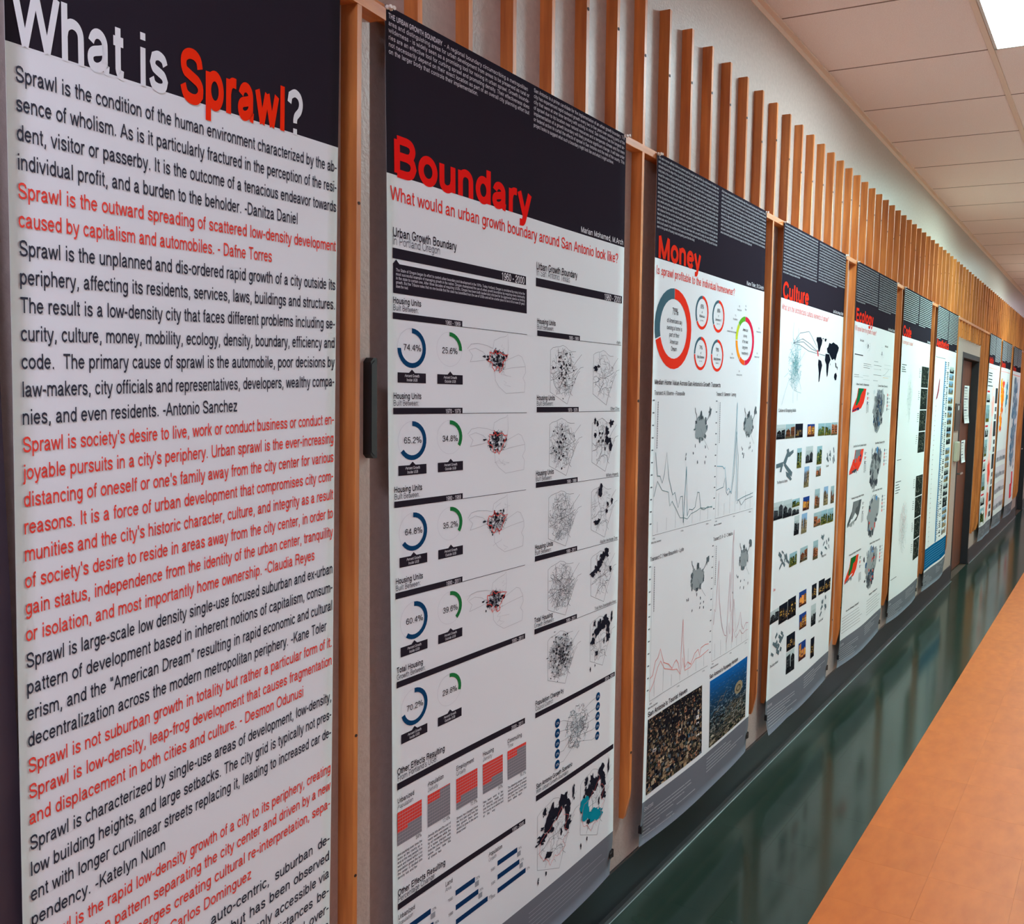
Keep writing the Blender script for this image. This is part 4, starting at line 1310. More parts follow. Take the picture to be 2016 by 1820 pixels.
def plan_blob(cx, cy, w_, h_, rr, c=(146, 156, 158)):
    S.unit()
    S.poly('map_drawing', rose(rr, cx, cy, w_ * .44, h_ * .40, 34, .14), c, 1)
    for _ in range(16):
        a = rr.uniform(0, 6.28)
        S.poly('map_drawing', rose(rr, cx + w_ * .43 * cos(a), cy + h_ * .40 * sin(a), rr.uniform(4, 9), rr.uniform(4, 12), 9, .5), rr.choice((c, (96, 108, 112), (70, 78, 84))), 2)
    S.poly('map_drawing', rose(rr, cx, cy - h_ * .5, 10, 14, 10, .4), (80, 90, 94), 2)
    S.line('map_drawing', [(cx - w_ * .44, cy - h_ * .75), (cx - w_ * .40, cy - h_ * .6), (cx - w_ * .32, cy - h_ * .5), (cx - w_ * .28, cy - h_ * .3)], 4, (110, 120, 124), 2)
    S.line('map_drawing', [(cx + w_ * .3, cy - h_ * .2), (cx + w_ * .5, cy - h_ * .36), (cx + w_ * .66, cy - h_ * .6)], 3.5, (96, 106, 110), 2)
    S.poly('map_drawing', rose(rr, cx + w_ * .66, cy - h_ * .6, 12, 16, 10, .6), (96, 106, 110), 3)
    S.line('map_drawing', [(cx, cy), (cx + w_ * .26, cy + h_ * .42), (cx + w_ * .6, cy + h_ * .8)], 1.2, (110, 120, 126), 3)
    for _ in range(9):
        S.poly('map_drawing', rose(rr, cx + rr.uniform(-1.1, .6) * w_, cy + rr.uniform(.55, 1.35) * h_, 3.5, 6, 7, .5), (110, 118, 124), 2)
def chart(x0, y0, x1, y1, series, rr):
    S.unit()
    S.line('line_chart', [(x0, y0), (x0, y1)], .9, (140, 146, 150))
    S.line('line_chart', [(x0, y1), (x1, y1)], 1.0, (90, 96, 102))
    for k in range(11):
        S.rect('line_chart', x0 - 20, y0 + (y1 - y0) * k / 11 - 2, x0 - 8, y0 + (y1 - y0) * k / 11 + 2, (110, 116, 122))
    for k in range(7):
        xx = x0 + (x1 - x0) * (k + .5) / 7
        S.line('line_chart', [(xx, y1 - 6), (xx, y1 - rr.uniform(40, 110))], 1.2, (150, 158, 162))
    for P, c in series:
        S.line('line_chart', P, 2.4, c, 2)
    S.text('line_chart', 'Miles from Downtown', x0 - 8, y1 + 26, 10, (90, 96, 102), weight=.11, lod=1)
    for k in range(3):
        S.text('line_chart', '%d Miles' % (10 * k), x0 + (x1 - x0) * k * .45, y1 + 13, 8, (110, 116, 122), weight=.1, lod=1)
    for k in range(20):
        S.rect('line_chart', x0 + 14, y0 + 4 + k * 7.5, x0 + 18.5, y0 + 4 + k * 7.5 + 5.5, (120, 126, 132))
rb = random.Random(31)
ML = lambda P, dx=12: [(x + dx, y) for x, y in P]
A1 = [(22, 910), (39, 986), (57, 988), (73, 1012), (86, 985), (100, 914), (120, 1000), (149, 1057), (165, 1050), (190, 1104), (207, 1068), (222, 1068), (232, 1160), (247, 969), (261, 1139), (275, 1118), (300, 1122), (320, 1115), (337, 1064), (350, 1066), (367, 1125), (395, 1132), (422, 1124), (462, 1130)]
A2 = [(18, 1051), (40, 1003), (74, 1035), (95, 1040), (118, 1045), (130, 1092), (146, 1078), (180, 1110), (207, 1140), (235, 1143), (262, 1150), (290, 1135), (330, 1130), (367, 1122), (410, 1128), (462, 1126)]
TE = (96, 142, 156)
chart(26, 746, 470, 1176, [(ML(A1), (104, 136, 140)), (ML(A2), (120, 150, 152)), (ML([(232, 1160), (247, 969), (261, 1139)]), (60, 160, 180))], rb)
B1 = [(497, 982), (549, 986), (565, 996), (570, 990), (585, 1040), (597, 1080), (612, 1072), (637, 1090), (655, 960), (672, 751), (678, 960), (690, 1130)]
B2 = [(497, 1071), (540, 1066), (560, 1064), (573, 1031), (590, 1085), (606, 1098), (625, 1085), (640, 1096), (660, 1020), (672, 860), (696, 960), (702, 1128), (730, 1124), (780, 1118), (864, 1112)]
chart(504, 746, 872, 1176, [(ML(B1, 8), (96, 170, 192)), (ML(B2, 8), (96, 130, 140)), (ML([(697, 1140), (716, 1126), (745, 1150), (780, 1132), (864, 1126)], 8), (120, 140, 146))], rb)
C1 = [(6, 1645), (24, 1640), (42, 1597), (60, 1590), (76, 1564), (104, 1618), (141, 1633), (169, 1656), (185, 1640), (200, 1634), (215, 1650), (230, 1691), (238, 1600), (245, 1501), (257, 1620), (269, 1678), (290, 1665), (315, 1680), (345, 1648), (372, 1640), (385, 1667), (396, 1640), (430, 1636), (458, 1640)]
C2 = [(6, 1690), (30, 1670), (60, 1622), (80, 1606), (110, 1640), (140, 1650), (175, 1662), (205, 1668), (232, 1694), (250, 1640), (270, 1690), (310, 1690), (350, 1670), (390, 1672), (458, 1662)]
CR_ = (226, 128, 122)
chart(28, 1275, 474, 1722, [(ML(C1, 22), CR_), (ML(C2, 22), (232, 146, 140))], rb)
D1_ = [(511, 1577), (518, 1520), (527, 1531), (545, 1340), (557, 1487), (575, 1560), (592, 1607), (612, 1640), (630, 1647), (645, 1500), (653, 1400), (662, 1560), (672, 1300), (680, 1240), (689, 1687), (696, 1515), (722, 1654), (745, 1630), (767, 1582), (785, 1640), (804, 1661), (830, 1640), (857, 1645)]
chart(508, 1275, 872, 1716, [(ML(D1_, 8), (196, 150, 160)), (ML([(x, y * .3 + 1180) for x, y in D1_[8:]], 8), (206, 170, 176))], rb)
plan_blob(362, 842, 112, 96, rb); plan_blob(800, 840, 106, 92, rb)
plan_blob(372, 1376, 118, 96, rb); plan_blob(796, 1370, 100, 92, rb)
# aerial photographs
S.unit()
S.text('heading_lettering', "San Antonio's Tourist Haven", 20, 1774, 24, DK, width=292, weight=.12)
S.text('heading_lettering', "San Antonio's Runaway Horizon", 492, 1778, 22, DK, width=272, weight=.12)
x0, y0, x1, y1 = 22, 1783, 430, 2040
S.rect('aerial_photo', x0, y0, x1, y1, (34, 32, 36))
pal = [(30, 30, 36), (50, 46, 44), (96, 82, 66), (148, 128, 98), (180, 164, 138), (72, 62, 54), (22, 24, 34), (120, 98, 78), (44, 52, 44), (84, 96, 104), (160, 120, 92)]
for _ in range(1500):
    u = rb.random(); v = rb.random() ** .9
    sc_ = .45 + .75 * v
    x, y = x0 + u * (x1 - x0), y0 + v * (y1 - y0)
    a, b = rb.uniform(3, 20) * sc_, rb.uniform(3, 16) * sc_
    an = rb.choice((0, .04, -.05)) + rb.uniform(-.04, .04)
    ca, sa = cos(an), sin(an)
    pts = [(min(max(x + p * a * ca - q * b * sa, x0), x1), min(max(y + p * a * sa + q * b * ca, y0), y1)) for p, q in ((-.5, -.5), (.5, -.5), (.5, .5), (-.5, .5))]
    S.poly('aerial_photo', pts, shade(rb.choice(pal), rb.uniform(.7, 1.2)), 2 + (_ % 4) * .3)
for _ in range(14):
    x, y = rb.uniform(x0 + 15, x1 - 20), rb.uniform(y0 + 20, y1 - 20)
    S.rect('aerial_photo', x, y, x + rb.uniform(8, 26), y + rb.uniform(4, 16), rb.choice([(205, 200, 196), (228, 226, 224), (176, 120, 90), (60, 110, 140)]), 4)
    S.rect('aerial_photo', x + 4, y + 2, x + rb.uniform(8, 14), y + 9, (34, 34, 40), 5)
S.unit()
x0, y0, x1, y1 = 496, 1788, 872, 2046
for k in range(16):
    f = k / 16
    S.rect('aerial_photo', x0, y0 + (y1 - y0) * f, x1, y0 + (y1 - y0) * (f + 1 / 16), tuple(a * (1 - min(1, f * 1.6)) + b * min(1, f * 1.6) for a, b in zip((26, 98, 168), (40, 38, 36))), 1)
for _ in range(1100):
    u = rb.random(); v = rb.random() ** .6
    x, y = x0 + u * (x1 - x0), y0 + v * (y1 - y0)
    sc_ = .3 + v
    a, b = rb.uniform(3, 20) * sc_, rb.uniform(1, 5) * sc_
    base = tuple(p * (1 - v) + q * v for p, q in zip((60, 112, 160), rb.choice([(110, 98, 80), (62, 58, 48), (150, 134, 108), (30, 32, 34), (60, 66, 44), (176, 160, 134)])))
    pts = [(min(max(px_, x0), x1), min(max(py_, y0), y1)) for px_, py_ in ((x - a, y), (x, y - b), (x + a, y), (x, y + b))]
    S.poly('aerial_photo', pts, shade(base, rb.uniform(.6, 1.2)), 2 + (_ % 4) * .3)
S.ring('aerial_photo', 780, 1892, 44, 26, .999, 0, 360, (150, 138, 112), 4)
S.ring('aerial_photo', 778, 1894, 26, 14, .4, 0, 360, (92, 82, 66), 5)
for k in range(13):
    xx = 650 + k * 15
    S.line('aerial_photo', [(xx, 1935), (xx + rb.uniform(-6, 6), 1960), (xx + rb.uniform(-12, 12), 2010)], 1.6, (138, 126, 104), 5)
for _ in range(10):
    x, y = rb.uniform(510, 800), rb.uniform(1880, 2030)
    S.line('aerial_photo', [(x, y), (x + 18, y - 12), (x + 44, y - 8), (x + 66, y - 22)], 2.0, (130, 116, 92), 5)
S.build()
for a, b in ((5, 4), (16, 3), (905, 5)): S.pin(a, b)
S.clip(2, 2150, -1); S.clip(912, 2140, 1)

# --- Culture
S, R = poster(2, 'poster headed Culture in red, with a black world map above rows of small photographs', 13, corner=.03)
w = pool(21)
header(S, 'Culture', 'What are the architectural cultural elements of sprawl?', 'Juan Carlos Dominguez, B.Arch', 92, rng=R, colL=16, colR=14, wl=w, tw=335, subw=660)
rb = random.Random(41)
M4 = lambda x, y=0: (x + 30) * 914 / 944
web(S, 'map_drawing', rb, 205, 575, 88, 120, 150, (150, 196, 200), 1.7, (8, 20), (2, 6), .9, (110, 160, 166))
web(S, 'map_drawing', rb, 212, 585, 40, 50, 60, (96, 140, 146), 1.7, (6, 14), (2, 5), .9, (70, 110, 118))
for P in ([(140, 640), (90, 700), (50, 760)], [(260, 640), (300, 690)], [(170, 500), (160, 440), (168, 400)], [(230, 480), (228, 420)], [(120, 620), (70, 640)], [(270, 560), (330, 520)], [(200, 690), (250, 700), (300, 705)], [(190, 700), (196, 750)], [(250, 705), (252, 740)]):
    S.line('map_drawing', P, 1.7, (140, 190, 194))
for P in ([(170, 488), (250, 440), (372, 424), (420, 445), (505, 490)], [(170, 488), (290, 462), (400, 480), (500, 505)], [(170, 488), (300, 475), (420, 500), (505, 508)], [(170, 490), (260, 492), (380, 512), (640, 520)]):
    S.line('map_drawing', P, 2.0, (90, 110, 120), 2)
mw = lambda P: [((469 + (a - 395) * 2.15 + 30) * .968, 440 + (b - 940) * .64) for a, b in P]
WM = [[(398, 942), (430, 935), (442, 955), (438, 985), (430, 1010), (424, 1040), (416, 1046), (410, 1010), (406, 985), (396, 965)],
      [(418, 1100), (438, 1108), (447, 1140), (438, 1190), (430, 1262), (424, 1268), (424, 1200), (416, 1140)],
      [(458, 940), (476, 938), (468, 962), (460, 958)], [(440, 940), (452, 938), (446, 950)],
      [(478, 1010), (488, 995), (496, 962), (512, 968), (528, 952), (545, 962), (560, 966), (574, 985), (570, 1010), (560, 1040), (556, 1062), (548, 1092), (538, 1078), (522, 1090), (510, 1070), (498, 1046), (484, 1040)],
      [(470, 1050), (498, 1050), (510, 1090), (498, 1125), (492, 1210), (486, 1226), (480, 1180), (478, 1130), (466, 1100)],
      [(545, 1196), (558, 1182), (567, 1205), (562, 1240), (552, 1244), (543, 1222)], [(548, 1105), (556, 1110), (560, 1150), (552, 1140)], [(560, 1130), (570, 1140), (568, 1165)], [(508, 1110), (512, 1130), (508, 1132)]]
S.unit()
for k, P in enumerate(WM):
    S.poly('world_map', mw(P), (26, 30, 40), 1)
S.poly('world_map', mw([(404, 1030), (412, 1035), (418, 1080), (410, 1075)]), (206, 60, 60), 2)
S.text('heading_lettering', 'Culture of Shopping Malls', 14, 789, 20, DK, width=228, weight=.09)
ph = [(-28, 843, 84, 906, 'shade'), (88, 843, 213, 906, 'brick'), (220, 843, 326, 906, 'night'), (392, 848, 500, 907, 'dusk'), (556, 847, 663, 907, 'green'), (668, 847, 775, 908, 'green'), (780, 846, 892, 910, 'brick'),
      (258, 955, 322, 1046, 'green'), (384, 952, 489, 1030, 'shade'), (556, 957, 637, 1046, 'green'), (373, 1046, 446, 1144, 'day'), (557, 1056, 632, 1105, 'brick'),
      (-33, 1178, 84, 1255, 'shade'), (88, 1180, 208, 1258, 'shade'), (212, 1186, 322, 1222, 'green'), (212, 1226, 320, 1260, 'shade'), (375, 1190, 472, 1254, 'dusk'), (556, 1167, 634, 1262, 'brick'), (700, 1166, 772, 1260, 'day'), (818, 1172, 878, 1261, 'brick'),
      (558, 1284, 665, 1354, 'brick'), (669, 1284, 770, 1356, 'green'), (774, 1286, 878, 1358, 'green'), (256, 1266, 330, 1356, 'shade'), (366, 1268, 450, 1363, 'day'),
      (208, 1434, 319, 1497, 'green'), (370, 1431, 482, 1500, 'brick'), (566, 1424, 640, 1518, 'brick'),
      (-33, 1656, 84, 1712, 'shade'), (88, 1652, 208, 1738, 'night'), (212, 1648, 330, 1742, 'night'), (376, 1644, 484, 1717, 'dusk'), (566, 1642, 638, 1716, 'night'), (672, 1640, 772, 1713, 'night'), (776, 1655, 881, 1719, 'night'),
      (382, 1754, 487, 1828, 'dusk'), (560, 1744, 636, 1850, 'shade'), (208, 1817, 324, 1892, 'night'), (206, 1896, 316, 1998, 'shade'), (375, 1892, 481, 1980, 'dusk'), (564, 1912, 627, 2013, 'night')]
for a, b, c, d, kd in ph:
    photo(S, 'photo_print', max(0, M4(a)), b, M4(c), d, rb, kd)
def plan(cx, cy, n, sz, rr, c=(92, 108, 114)):
    S.unit()
    for _ in range(n):
        an = rr.choice((.5, -.6, .5, 1.1))
        x, y = cx + rr.uniform(-1, 1) * sz, cy + rr.uniform(-.62, .62) * sz
        a, b = rr.uniform(.12, .34) * sz, rr.uniform(.06, .14) * sz
        ca, sa = cos(an), sin(an)
        S.poly('mall_plan', [(x + p * a * ca - q * b * sa, y + p * a * sa + q * b * ca) for p, q in ((-1, -1), (1, -1), (1, 1), (-1, 1))], c, 2)
    web(S, 'mall_plan', rr, cx, cy, sz * 1.1, sz * .8, 10, (190, 206, 208), .9, (8, 20), (2, 4))
S.unit()
for P in ([(-18, 1012), (70, 1006), (72, 1026), (-16, 1030)], [(40, 1026), (66, 1024), (52, 1050), (30, 1048)], [(70, 1010), (120, 966), (145, 976), (100, 1026)], [(112, 955), (140, 950), (160, 985), (130, 990)], [(150, 968), (205, 958), (206, 972), (150, 990)], [(80, 1020), (110, 1018), (200, 1060), (190, 1080), (150, 1062)], [(110, 1050), (150, 1062), (196, 1090), (180, 1096), (120, 1072)]):
    S.poly('mall_plan', [(M4(a), b) for a, b in P], (92, 110, 116), 2)
plan(M4(792), 1005, 9, 62, rb); plan(M4(130), 1435, 10, 66, rb); plan(M4(762), 1462, 9, 70, rb); plan(M4(768), 1782, 10, 62, rb); plan(M4(86), 1822, 14, 70, rb)
for s, x, y, c in (('The Shops at La Cantera', 0, 1098, DK), ('The Rim', 715, 1068, DK), ('Elian', -4, 1569, RED), ('Village Center', 700, 1524, DK), ('North Star Mall', 690, 1858, DK), ('The Quarry Market', -2, 1913, DK)):
    S.text('heading_lettering', s, max(12, M4(x)), y, 17, c, weight=.10, lod=1)
S.build()
for a, b in ((5, 4), (905, 5), (912, 2)): S.pin(a, b)
S.clip(2, 2130, -1); S.clip(912, 2150, 1)

# --- Ecology
S, R = poster(3, 'poster headed Ecology in red, with green and red slanted maps beside tall grey county maps', 14)
w = pool(33)
header(S, 'Ecology', 'Will sprawl harm the growth of water?', 'David Garza, B.S.Arch', 92, rng=R, colL=16, colR=16, wl=w, tw=360, subw=446)
rb = random.Random(51)
S.text('heading_lettering', 'Texas Capacity', 118, 410, 17, DK, weight=.1, lod=1); S.text('heading_lettering', 'Water Quantity', 676, 410, 17, DK, weight=.1, lod=1)
for cx, cy in ((290, 430), (612, 452)):
    S.poly('chart_drawing', rose(rb, cx, cy, 9, 13, 9, .4), (90, 100, 104))
    web(S, 'chart_drawing', rb, cx, cy, 60, 36, 14, (180, 190, 194), 1, (8, 18), (2, 4))
S.rect('chart_drawing', 26, 482, 195, 487, (50, 56, 62))
for k in range(22):
    x = rb.choice((30, 215, 215, 440, 680)); y = 505 + rb.randrange(12) * 11
    S.line('chart_drawing', [(x, y), (x + rb.uniform(90, 190), y)], 1.9, rb.choice(((110, 118, 122), (80, 86, 92), (190, 198, 200))))
S.line('chart_drawing', [(650, 580), (700, 575), (745, 560), (800, 540)], 2, (150, 160, 164)); S.line('chart_drawing', [(660, 592), (800, 592)], 2, (236, 190, 130))
for k, (yy, cols) in enumerate([(665, ((24, 110, 66), (232, 58, 42), (40, 46, 96))), (1005, ((120, 128, 132), (232, 72, 52), (70, 76, 84))), (1294, ((118, 124, 126), (84, 90, 92), (150, 156, 156))), (1612, ((34, 108, 52), (226, 66, 42), (120, 126, 128)))]):
    S.text('heading_lettering', ('Urban Growth & Watersheds', 'Land Use Over the Edwards Aquifer', 'Potential Recharge Water Pollution', 'Proposed Water Preservation')[k], 84, yy - 16, 17, DK, width=270, weight=.1, lod=1)
    S.text('heading_lettering', ('Current Water Elements', 'Open Water Channels in 2010', 'Current Potential Water Pollution', 'Natural Water Preservation')[k], 556, yy - 16, 17, DK, width=232, weight=.1, lod=1)
    S.unit()
    f = lambda P: [(x + 18, yy + y) for x, y in P]
    S.poly('slanted_map', f([(110, 0), (284, 0), (268, 40), (240, 80), (190, 110), (130, 118), (60, 128), (6, 132), (10, 112), (48, 80), (90, 50), (100, 28)]), cols[1], 1)
    S.poly('slanted_map', f([(120, 0), (230, 0), (214, 32), (170, 40), (150, 70), (100, 96), (70, 92), (92, 56), (108, 36)]), cols[0], 2)
    P = [(6, 130)] + [(20 + 16 * i, 112 + rb.uniform(0, 26)) for i in range(9)] + [(150, 104)]
    S.poly('slanted_map', f(P + [(100, 108), (50, 118)]), cols[2], 3)
    if k == 1:
        for _ in range(18): S.poly('slanted_map', rose(rb, rb.uniform(80, 170), yy + rb.uniform(50, 104), 12, 9, 9, .4), (236, 64, 44), 4)
        for x, y in ((235, 60), (236, 20), (190, 110), (240, 36)): S.ring('slanted_map', x, yy + y, 11, 12, .999, 0, 360, rb.choice(((36, 50, 90), (220, 70, 60))), 2, 12)
    for j in range(3):
        S.rect('slanted_map', 330, yy + 20 + 26 * j, 346, yy + 36 + 26 * j, cols[j] if k != 2 else (120, 124, 126))
        S.rect('slanted_map', 352, yy + 24 + 26 * j, 372, yy + 27 + 26 * j, (150, 156, 158))
    S.block('caption_lettering', w, 318, 370, yy + 90 if k != 3 else yy + 120, 6, 9, 6.4, (150, 156, 158), R, bars=True)
    S.unit()
    ox, oy = 456, yy + 2
    V = [(115, 0), (160, 4), (196, 0), (216, 18), (280, 30), (276, 80), (262, 130), (230, 150), (200, 200), (180, 226), (130, 262), (116, 250), (86, 254), (60, 220), (30, 200), (36, 150), (0, 130), (14, 108), (50, 60), (90, 40)]
    P = []
    for a_, b_ in zip(V, V[1:] + V[:1]):
        for q in range(2): P.append((ox + a_[0] + (b_[0] - a_[0]) * q / 2 + rb.uniform(-6, 6), oy + a_[1] + (b_[1] - a_[1]) * q / 2 + rb.uniform(-5, 5)))
    S.poly('county_map', P, (150, 156, 158), 1)
    for _ in range(95):
        u, v = rb.gauss(.47, .17), rb.uniform(.05, .9)
        c = rb.choice(((82, 88, 94), (104, 110, 114), (70, 74, 80), (130, 136, 138), (60, 64, 72), (52, 88, 122) if rb.random() < .7 else (86, 90, 96)))
        if v < .18: c = shade(c, 1.6)
        S.poly('county_map', rose(rb, ox + 285 * (u * (1 - .25 * v) + .02), oy + 256 * v, rb.uniform(8, 24), rb.uniform(9, 24), 9, .4), c, 2 + (_ % 5) * .2)
    if k >= 2:
        for _ in range(9): S.ring('county_map', ox + rb.uniform(60, 220), oy + rb.uniform(60, 210), 10, 9, .999, 0, 360, (222, 74, 58), 4, 10)
    for j in range(5):
        S.ring('county_map', 800, yy + 30 + j * 22, 9, 10, .999, 0, 360, rb.choice(((52, 72, 100), (222, 90, 80), (80, 86, 92))), 1, 10)
        S.rect('county_map', 816, yy + 28 + j * 22, 868, yy + 31 + j * 22, (170, 176, 178))
S.text('heading_lettering', 'How Are Waterways Protected?', 84, 1912, 17, DK, width=250, weight=.1, lod=1); S.text('heading_lettering', 'Water Pollutants', 566, 1911, 17, DK, width=214, weight=.1, lod=1)
for k in range(6):
    S.line('caption_lettering', [(20, 1935 + 17 * k), (20 + R.uniform(300, 440), 1935 + 17 * k)], 2, (120, 126, 130))
    S.line('caption_lettering', [(510, 1935 + 17 * k), (510 + R.uniform(250, 360), 1935 + 17 * k)], 2, (120, 126, 130))
S.build()
for a, b in ((6, 4), (905, 5)): S.pin(a, b)
S.clip(2, 2150, -1); S.clip(912, 2150, 1)

# --- Code
S, R = poster(4, 'poster headed Code in red, mostly white with dark square aerial pictures down its right side', 15)
w = pool(45)
header(S, 'Code', 'Is zoning part of sprawl?', 'Sam Rodriguez', 92, rng=R, colL=16, colR=16, wl=w, tw=238, subw=318, bars=True)
rb = random.Random(61)
for y0, n in ((480, 4), (1268, 4)):
    for k in range(n):
        a, b = y0 + 157 * k, y0 + 157 * k + 149
        x0, x1 = 668 + 2 * k, 900
        S.unit()
        S.rect('aerial_print', x0, a, x1, b, (40, 44, 42))
        for _ in range(60):
            x, y = rb.uniform(x0, x1 - 24), rb.uniform(a, b - 16)
            S.rect('aerial_print', x, y, x + rb.uniform(5, 24), y + rb.uniform(3, 16), shade((70, 74, 66), rb.uniform(.5, 1.35)), 2, 400)
        for _ in range(7):
            x, y = rb.uniform(x0, x1 - 50), rb.uniform(a + 10, b - 30)
            S.line('aerial_print', [(x, y), (x + 25, y + rb.uniform(-10, 12)), (x + 50, y + rb.uniform(-10, 20))], 2.4, (120, 122, 112), 3)
        for j in range(5): S.rect('caption_lettering', 590, a + 20 + 14 * j, 590 + rb.uniform(24, 60), a + 24 + 14 * j, (90, 96, 100))
for y in (490, 506, 520, 534, 1262, 1282, 1300, 1318, 1336): S.rect('caption_lettering', 26, y, rb.uniform(110, 190), y + 5, (80, 86, 92))
S.rect('caption_lettering', 30, 1116, 150, 1120, (90, 96, 100)); S.rect('caption_lettering', 30, 1920, 190, 1924, (90, 96, 100))
for cx, cy, rx, ry, c, n in ((300, 700, 90, 170, (206, 214, 212), 130), (330, 1600, 130, 170, (200, 206, 208), 170)):
    S.unit()
    web(S, 'map_drawing', rb, cx, cy, rx, ry, n, c, 2.0, (8, 22), (2, 5), .7, (176, 186, 190))
web(S, 'map_drawing', rb, 330, 1560, 100, 140, 50, (232, 190, 190), 2.0, (8, 22), (2, 5), .7)
S.build()
for a, b in ((6, 4), (905, 5)): S.pin(a, b)
S.clip(2, 2150, -1); S.clip(912, 2150, 1)

# --- Aesthetics
S, R = poster(5, 'poster headed Aesthetics, with a tall blue toothed chart and a blue band near its foot', 16)
w = pool(57)
header(S, 'Aesthetics', '', 'Joe Perez', 84, rng=R, colL=19, colR=20, wl=w, tw=505, bars=True, foot=2062)
rb = random.Random(71)
S.rect('subtitle_lettering', 30, 352, 860, 355, (240, 190, 185)); S.rect('subtitle_lettering', 26, 384, 400, 389, (120, 126, 130))
S.rect('tall_chart', 390, 404, 424, 1872, (40, 116, 166))
for k in range(96):
    y = 410 + 15.2 * k
    S.rect('tall_chart', 424, y, 424 + rb.uniform(30, 90), y + 6, rb.choice(((46, 90, 130), (66, 130, 170), (40, 60, 84))))
    if rb.random() < .8: S.rect('tall_chart', 520 + rb.uniform(0, 20), y - 3, 590, y + rb.uniform(4, 9), rb.choice(((50, 54, 60), (130, 138, 144), (70, 76, 84))))
P = [(170 + 30 * sin(k * .7) * (1 if k < 6 else .2) + (-60 if k > 7 else 0), 440 + 30 * k) for k in range(48)]
S.line('tall_chart', P, 2.2, (150, 156, 160))
S.poly('tall_chart', [(196, 540), (214, 560), (200, 640), (150, 700), (96, 716), (150, 640), (172, 590)], (150, 60, 76), 2)
for k in range(30): S.rect('tall_chart', 100, 760 + 38 * k, 128, 764 + 38 * k, rb.choice(((90, 90, 96), (150, 60, 76), (150, 156, 160))))
for g0, n in ((438, 4), (690, 5), (972, 5), (1112, 3), (1290, 5), (1560, 5)):
    h = 52
    for k in range(n):
        y = g0 + k * (h + 6)
        if y > 1840 or (g0 == 972 and k > 1) or (g0 == 1112 and k > 2): continue
        photo(S, 'photo_print', 640 + R.uniform(0, 10), y, 838, y + h, rb, rb.choice(('day', 'day', 'shade')))
S.unit()
S.rect('blue_band', 0, 1876, PW, 2044, (20, 92, 138))
for k in range(7):
    S.rect('blue_band', 30, 1896 + 20 * k, 840 - (240 if k == 6 else 0), 1903 + 20 * k, (70, 134, 174), 2)
S.build()
for a, b in ((6, 4), (905, 5)): S.pin(a, b)
S.clip(2, 2150, -1)

# --- three posters beyond the door
S, R = poster(6, 'first poster past the brown door, with pink maps between dark pictures', 17, wav=2.5)
w = pool(5)
header(S, 'Mobility', '', 'A. Lopez', 92, rng=R, colL=17, colR=21, wl=w, tw=330, bars=True)
rb = random.Random(81)
S.rect('subtitle_lettering', 20, 352, 700, 360, (240, 180, 176))
for y in (405, 430, 470, 498, 540): S.rect('caption_lettering', 30, y, rb.uniform(250, 430), y + 10, (60, 64, 70))
for k in range(4):
    y = 600 + 370 * k
    S.unit()
    S.rect('map_drawing', 30, y - 4, 230, y + 14, (214, 50, 56))
    photo(S, 'photo_print', 30, y + 34, 260, y + 120, rb, 'shade')
    photo(S, 'photo_print', 30, y + 150, 260, y + 330, rb, 'green')
    S.poly('map_drawing', rose(rb, 470, y + 120, 110, 190, 26, .16), (250, 206, 200), 1)
    S.poly('map_drawing', rose(rb, 470, y + 150, (60, 40, 70, 85)[k], (120, 110, 130, 165)[k], 24, .22), ((248, 184, 176), (240, 120, 112), (238, 88, 76), (240, 112, 84))[k], 2)
    S.rect('photo_print', 640, y - 40, 860, y + 130, (56, 56, 62)); S.rect('photo_print', 700, y + 170, 850, y + 220, (84, 84, 90)); S.rect('photo_print', 690, y + 250, 850, y + 310, (90, 92, 98))
S.build()
S, R = poster(7, 'middle poster past the door, with an orange map and a small blue map', 18, wav=2.0)
w = pool(15)
header(S, 'Density', '', 'J. Cruz', 92, rng=R, colL=18, colR=18, wl=w, tw=330, bars=True)
rb = random.Random(91)
S.rect('subtitle_lettering', 20, 352, 860, 360, (244, 160, 160))
S.rect('caption_lettering', 120, 440, 260, 447, (190, 190, 196)); S.rect('caption_lettering', 600, 440, 760, 447, (190, 190, 196))
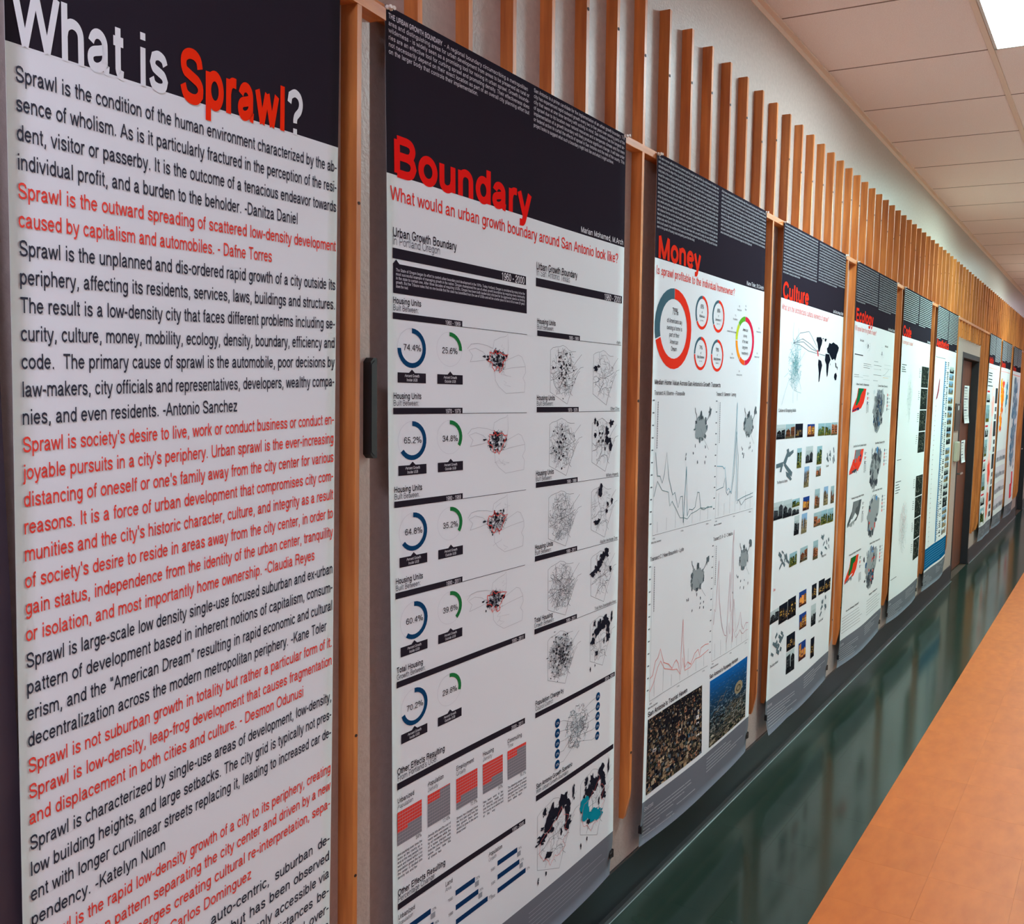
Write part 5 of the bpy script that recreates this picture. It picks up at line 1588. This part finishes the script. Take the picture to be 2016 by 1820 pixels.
for k in range(60):
    v = rb.random()
    S.poly('map_drawing', rose(rb, 225 + rb.gauss(0, 55), 480 + 560 * v, 46, 42, 9, .4), rb.choice(((250, 120, 40), (252, 170, 40), (240, 84, 60), (252, 150, 50))), 1 + (k % 5) * .3)
S.unit()
for k in range(34):
    v = rb.random()
    S.poly('map_drawing', rose(rb, 650 + rb.gauss(0, 34), 490 + 260 * v, 30, 36, 9, .4), rb.choice(((40, 130, 170), (24, 100, 140), (80, 160, 196))), 1 + (k % 5) * .3)
web(S, 'map_drawing', rb, 640, 800, 60, 60, 20, (170, 196, 220), 3, (12, 30), (2, 4))
for k in range(4):
    y = 1290 + 190 * k
    S.unit()
    S.rect('photo_print', 20, y, 890, y + 130, (214, 210, 220)); S.rect('photo_print', 20, y + 80, 890, y + 130, (176, 174, 184), 2)
    for _ in range(26):
        x = rb.uniform(30, 860)
        S.rect('photo_print', x, y + rb.uniform(60, 90), x + rb.uniform(10, 26), y + 120, rb.choice(((130, 130, 140), (90, 90, 100), (160, 160, 170), (60, 62, 70))), 3)
S.build()
S, R = poster(8, 'last poster down the corridor, with a long slate blue map', 19, wav=1.6)
w = pool(25)
header(S, 'Efficiency', '', '', 80, rng=R, colL=19, colR=19, wl=w, tw=330, bars=True)
rb = random.Random(101)
S.rect('subtitle_lettering', 20, 352, 860, 366, (244, 170, 170))
S.rect('map_drawing', 190, 400, 760, 1560, (214, 214, 220))
for k in range(110):
    v = rb.random()
    S.poly('map_drawing', rose(rb, 450 + rb.gauss(0, 90), 430 + 1100 * v, 70, 60, 9, .35), rb.choice(((110, 140, 168), (134, 158, 182), (92, 124, 152), (120, 132, 150), (150, 166, 184))), 2 + (k % 5) * .2)
for k in range(12): S.poly('map_drawing', rose(rb, 730 + rb.uniform(-40, 40), 700 + 80 * k, 30, 30, 8, .4), rb.choice(((90, 96, 112), (214, 210, 206), (200, 200, 206))), 4)
S.unit()
S.poly('map_drawing', [(560, 1640), (700, 1640), (700, 1960), (560, 1990), (420, 1990), (430, 1800), (550, 1790)], (232, 70, 84), 1)
S.build()
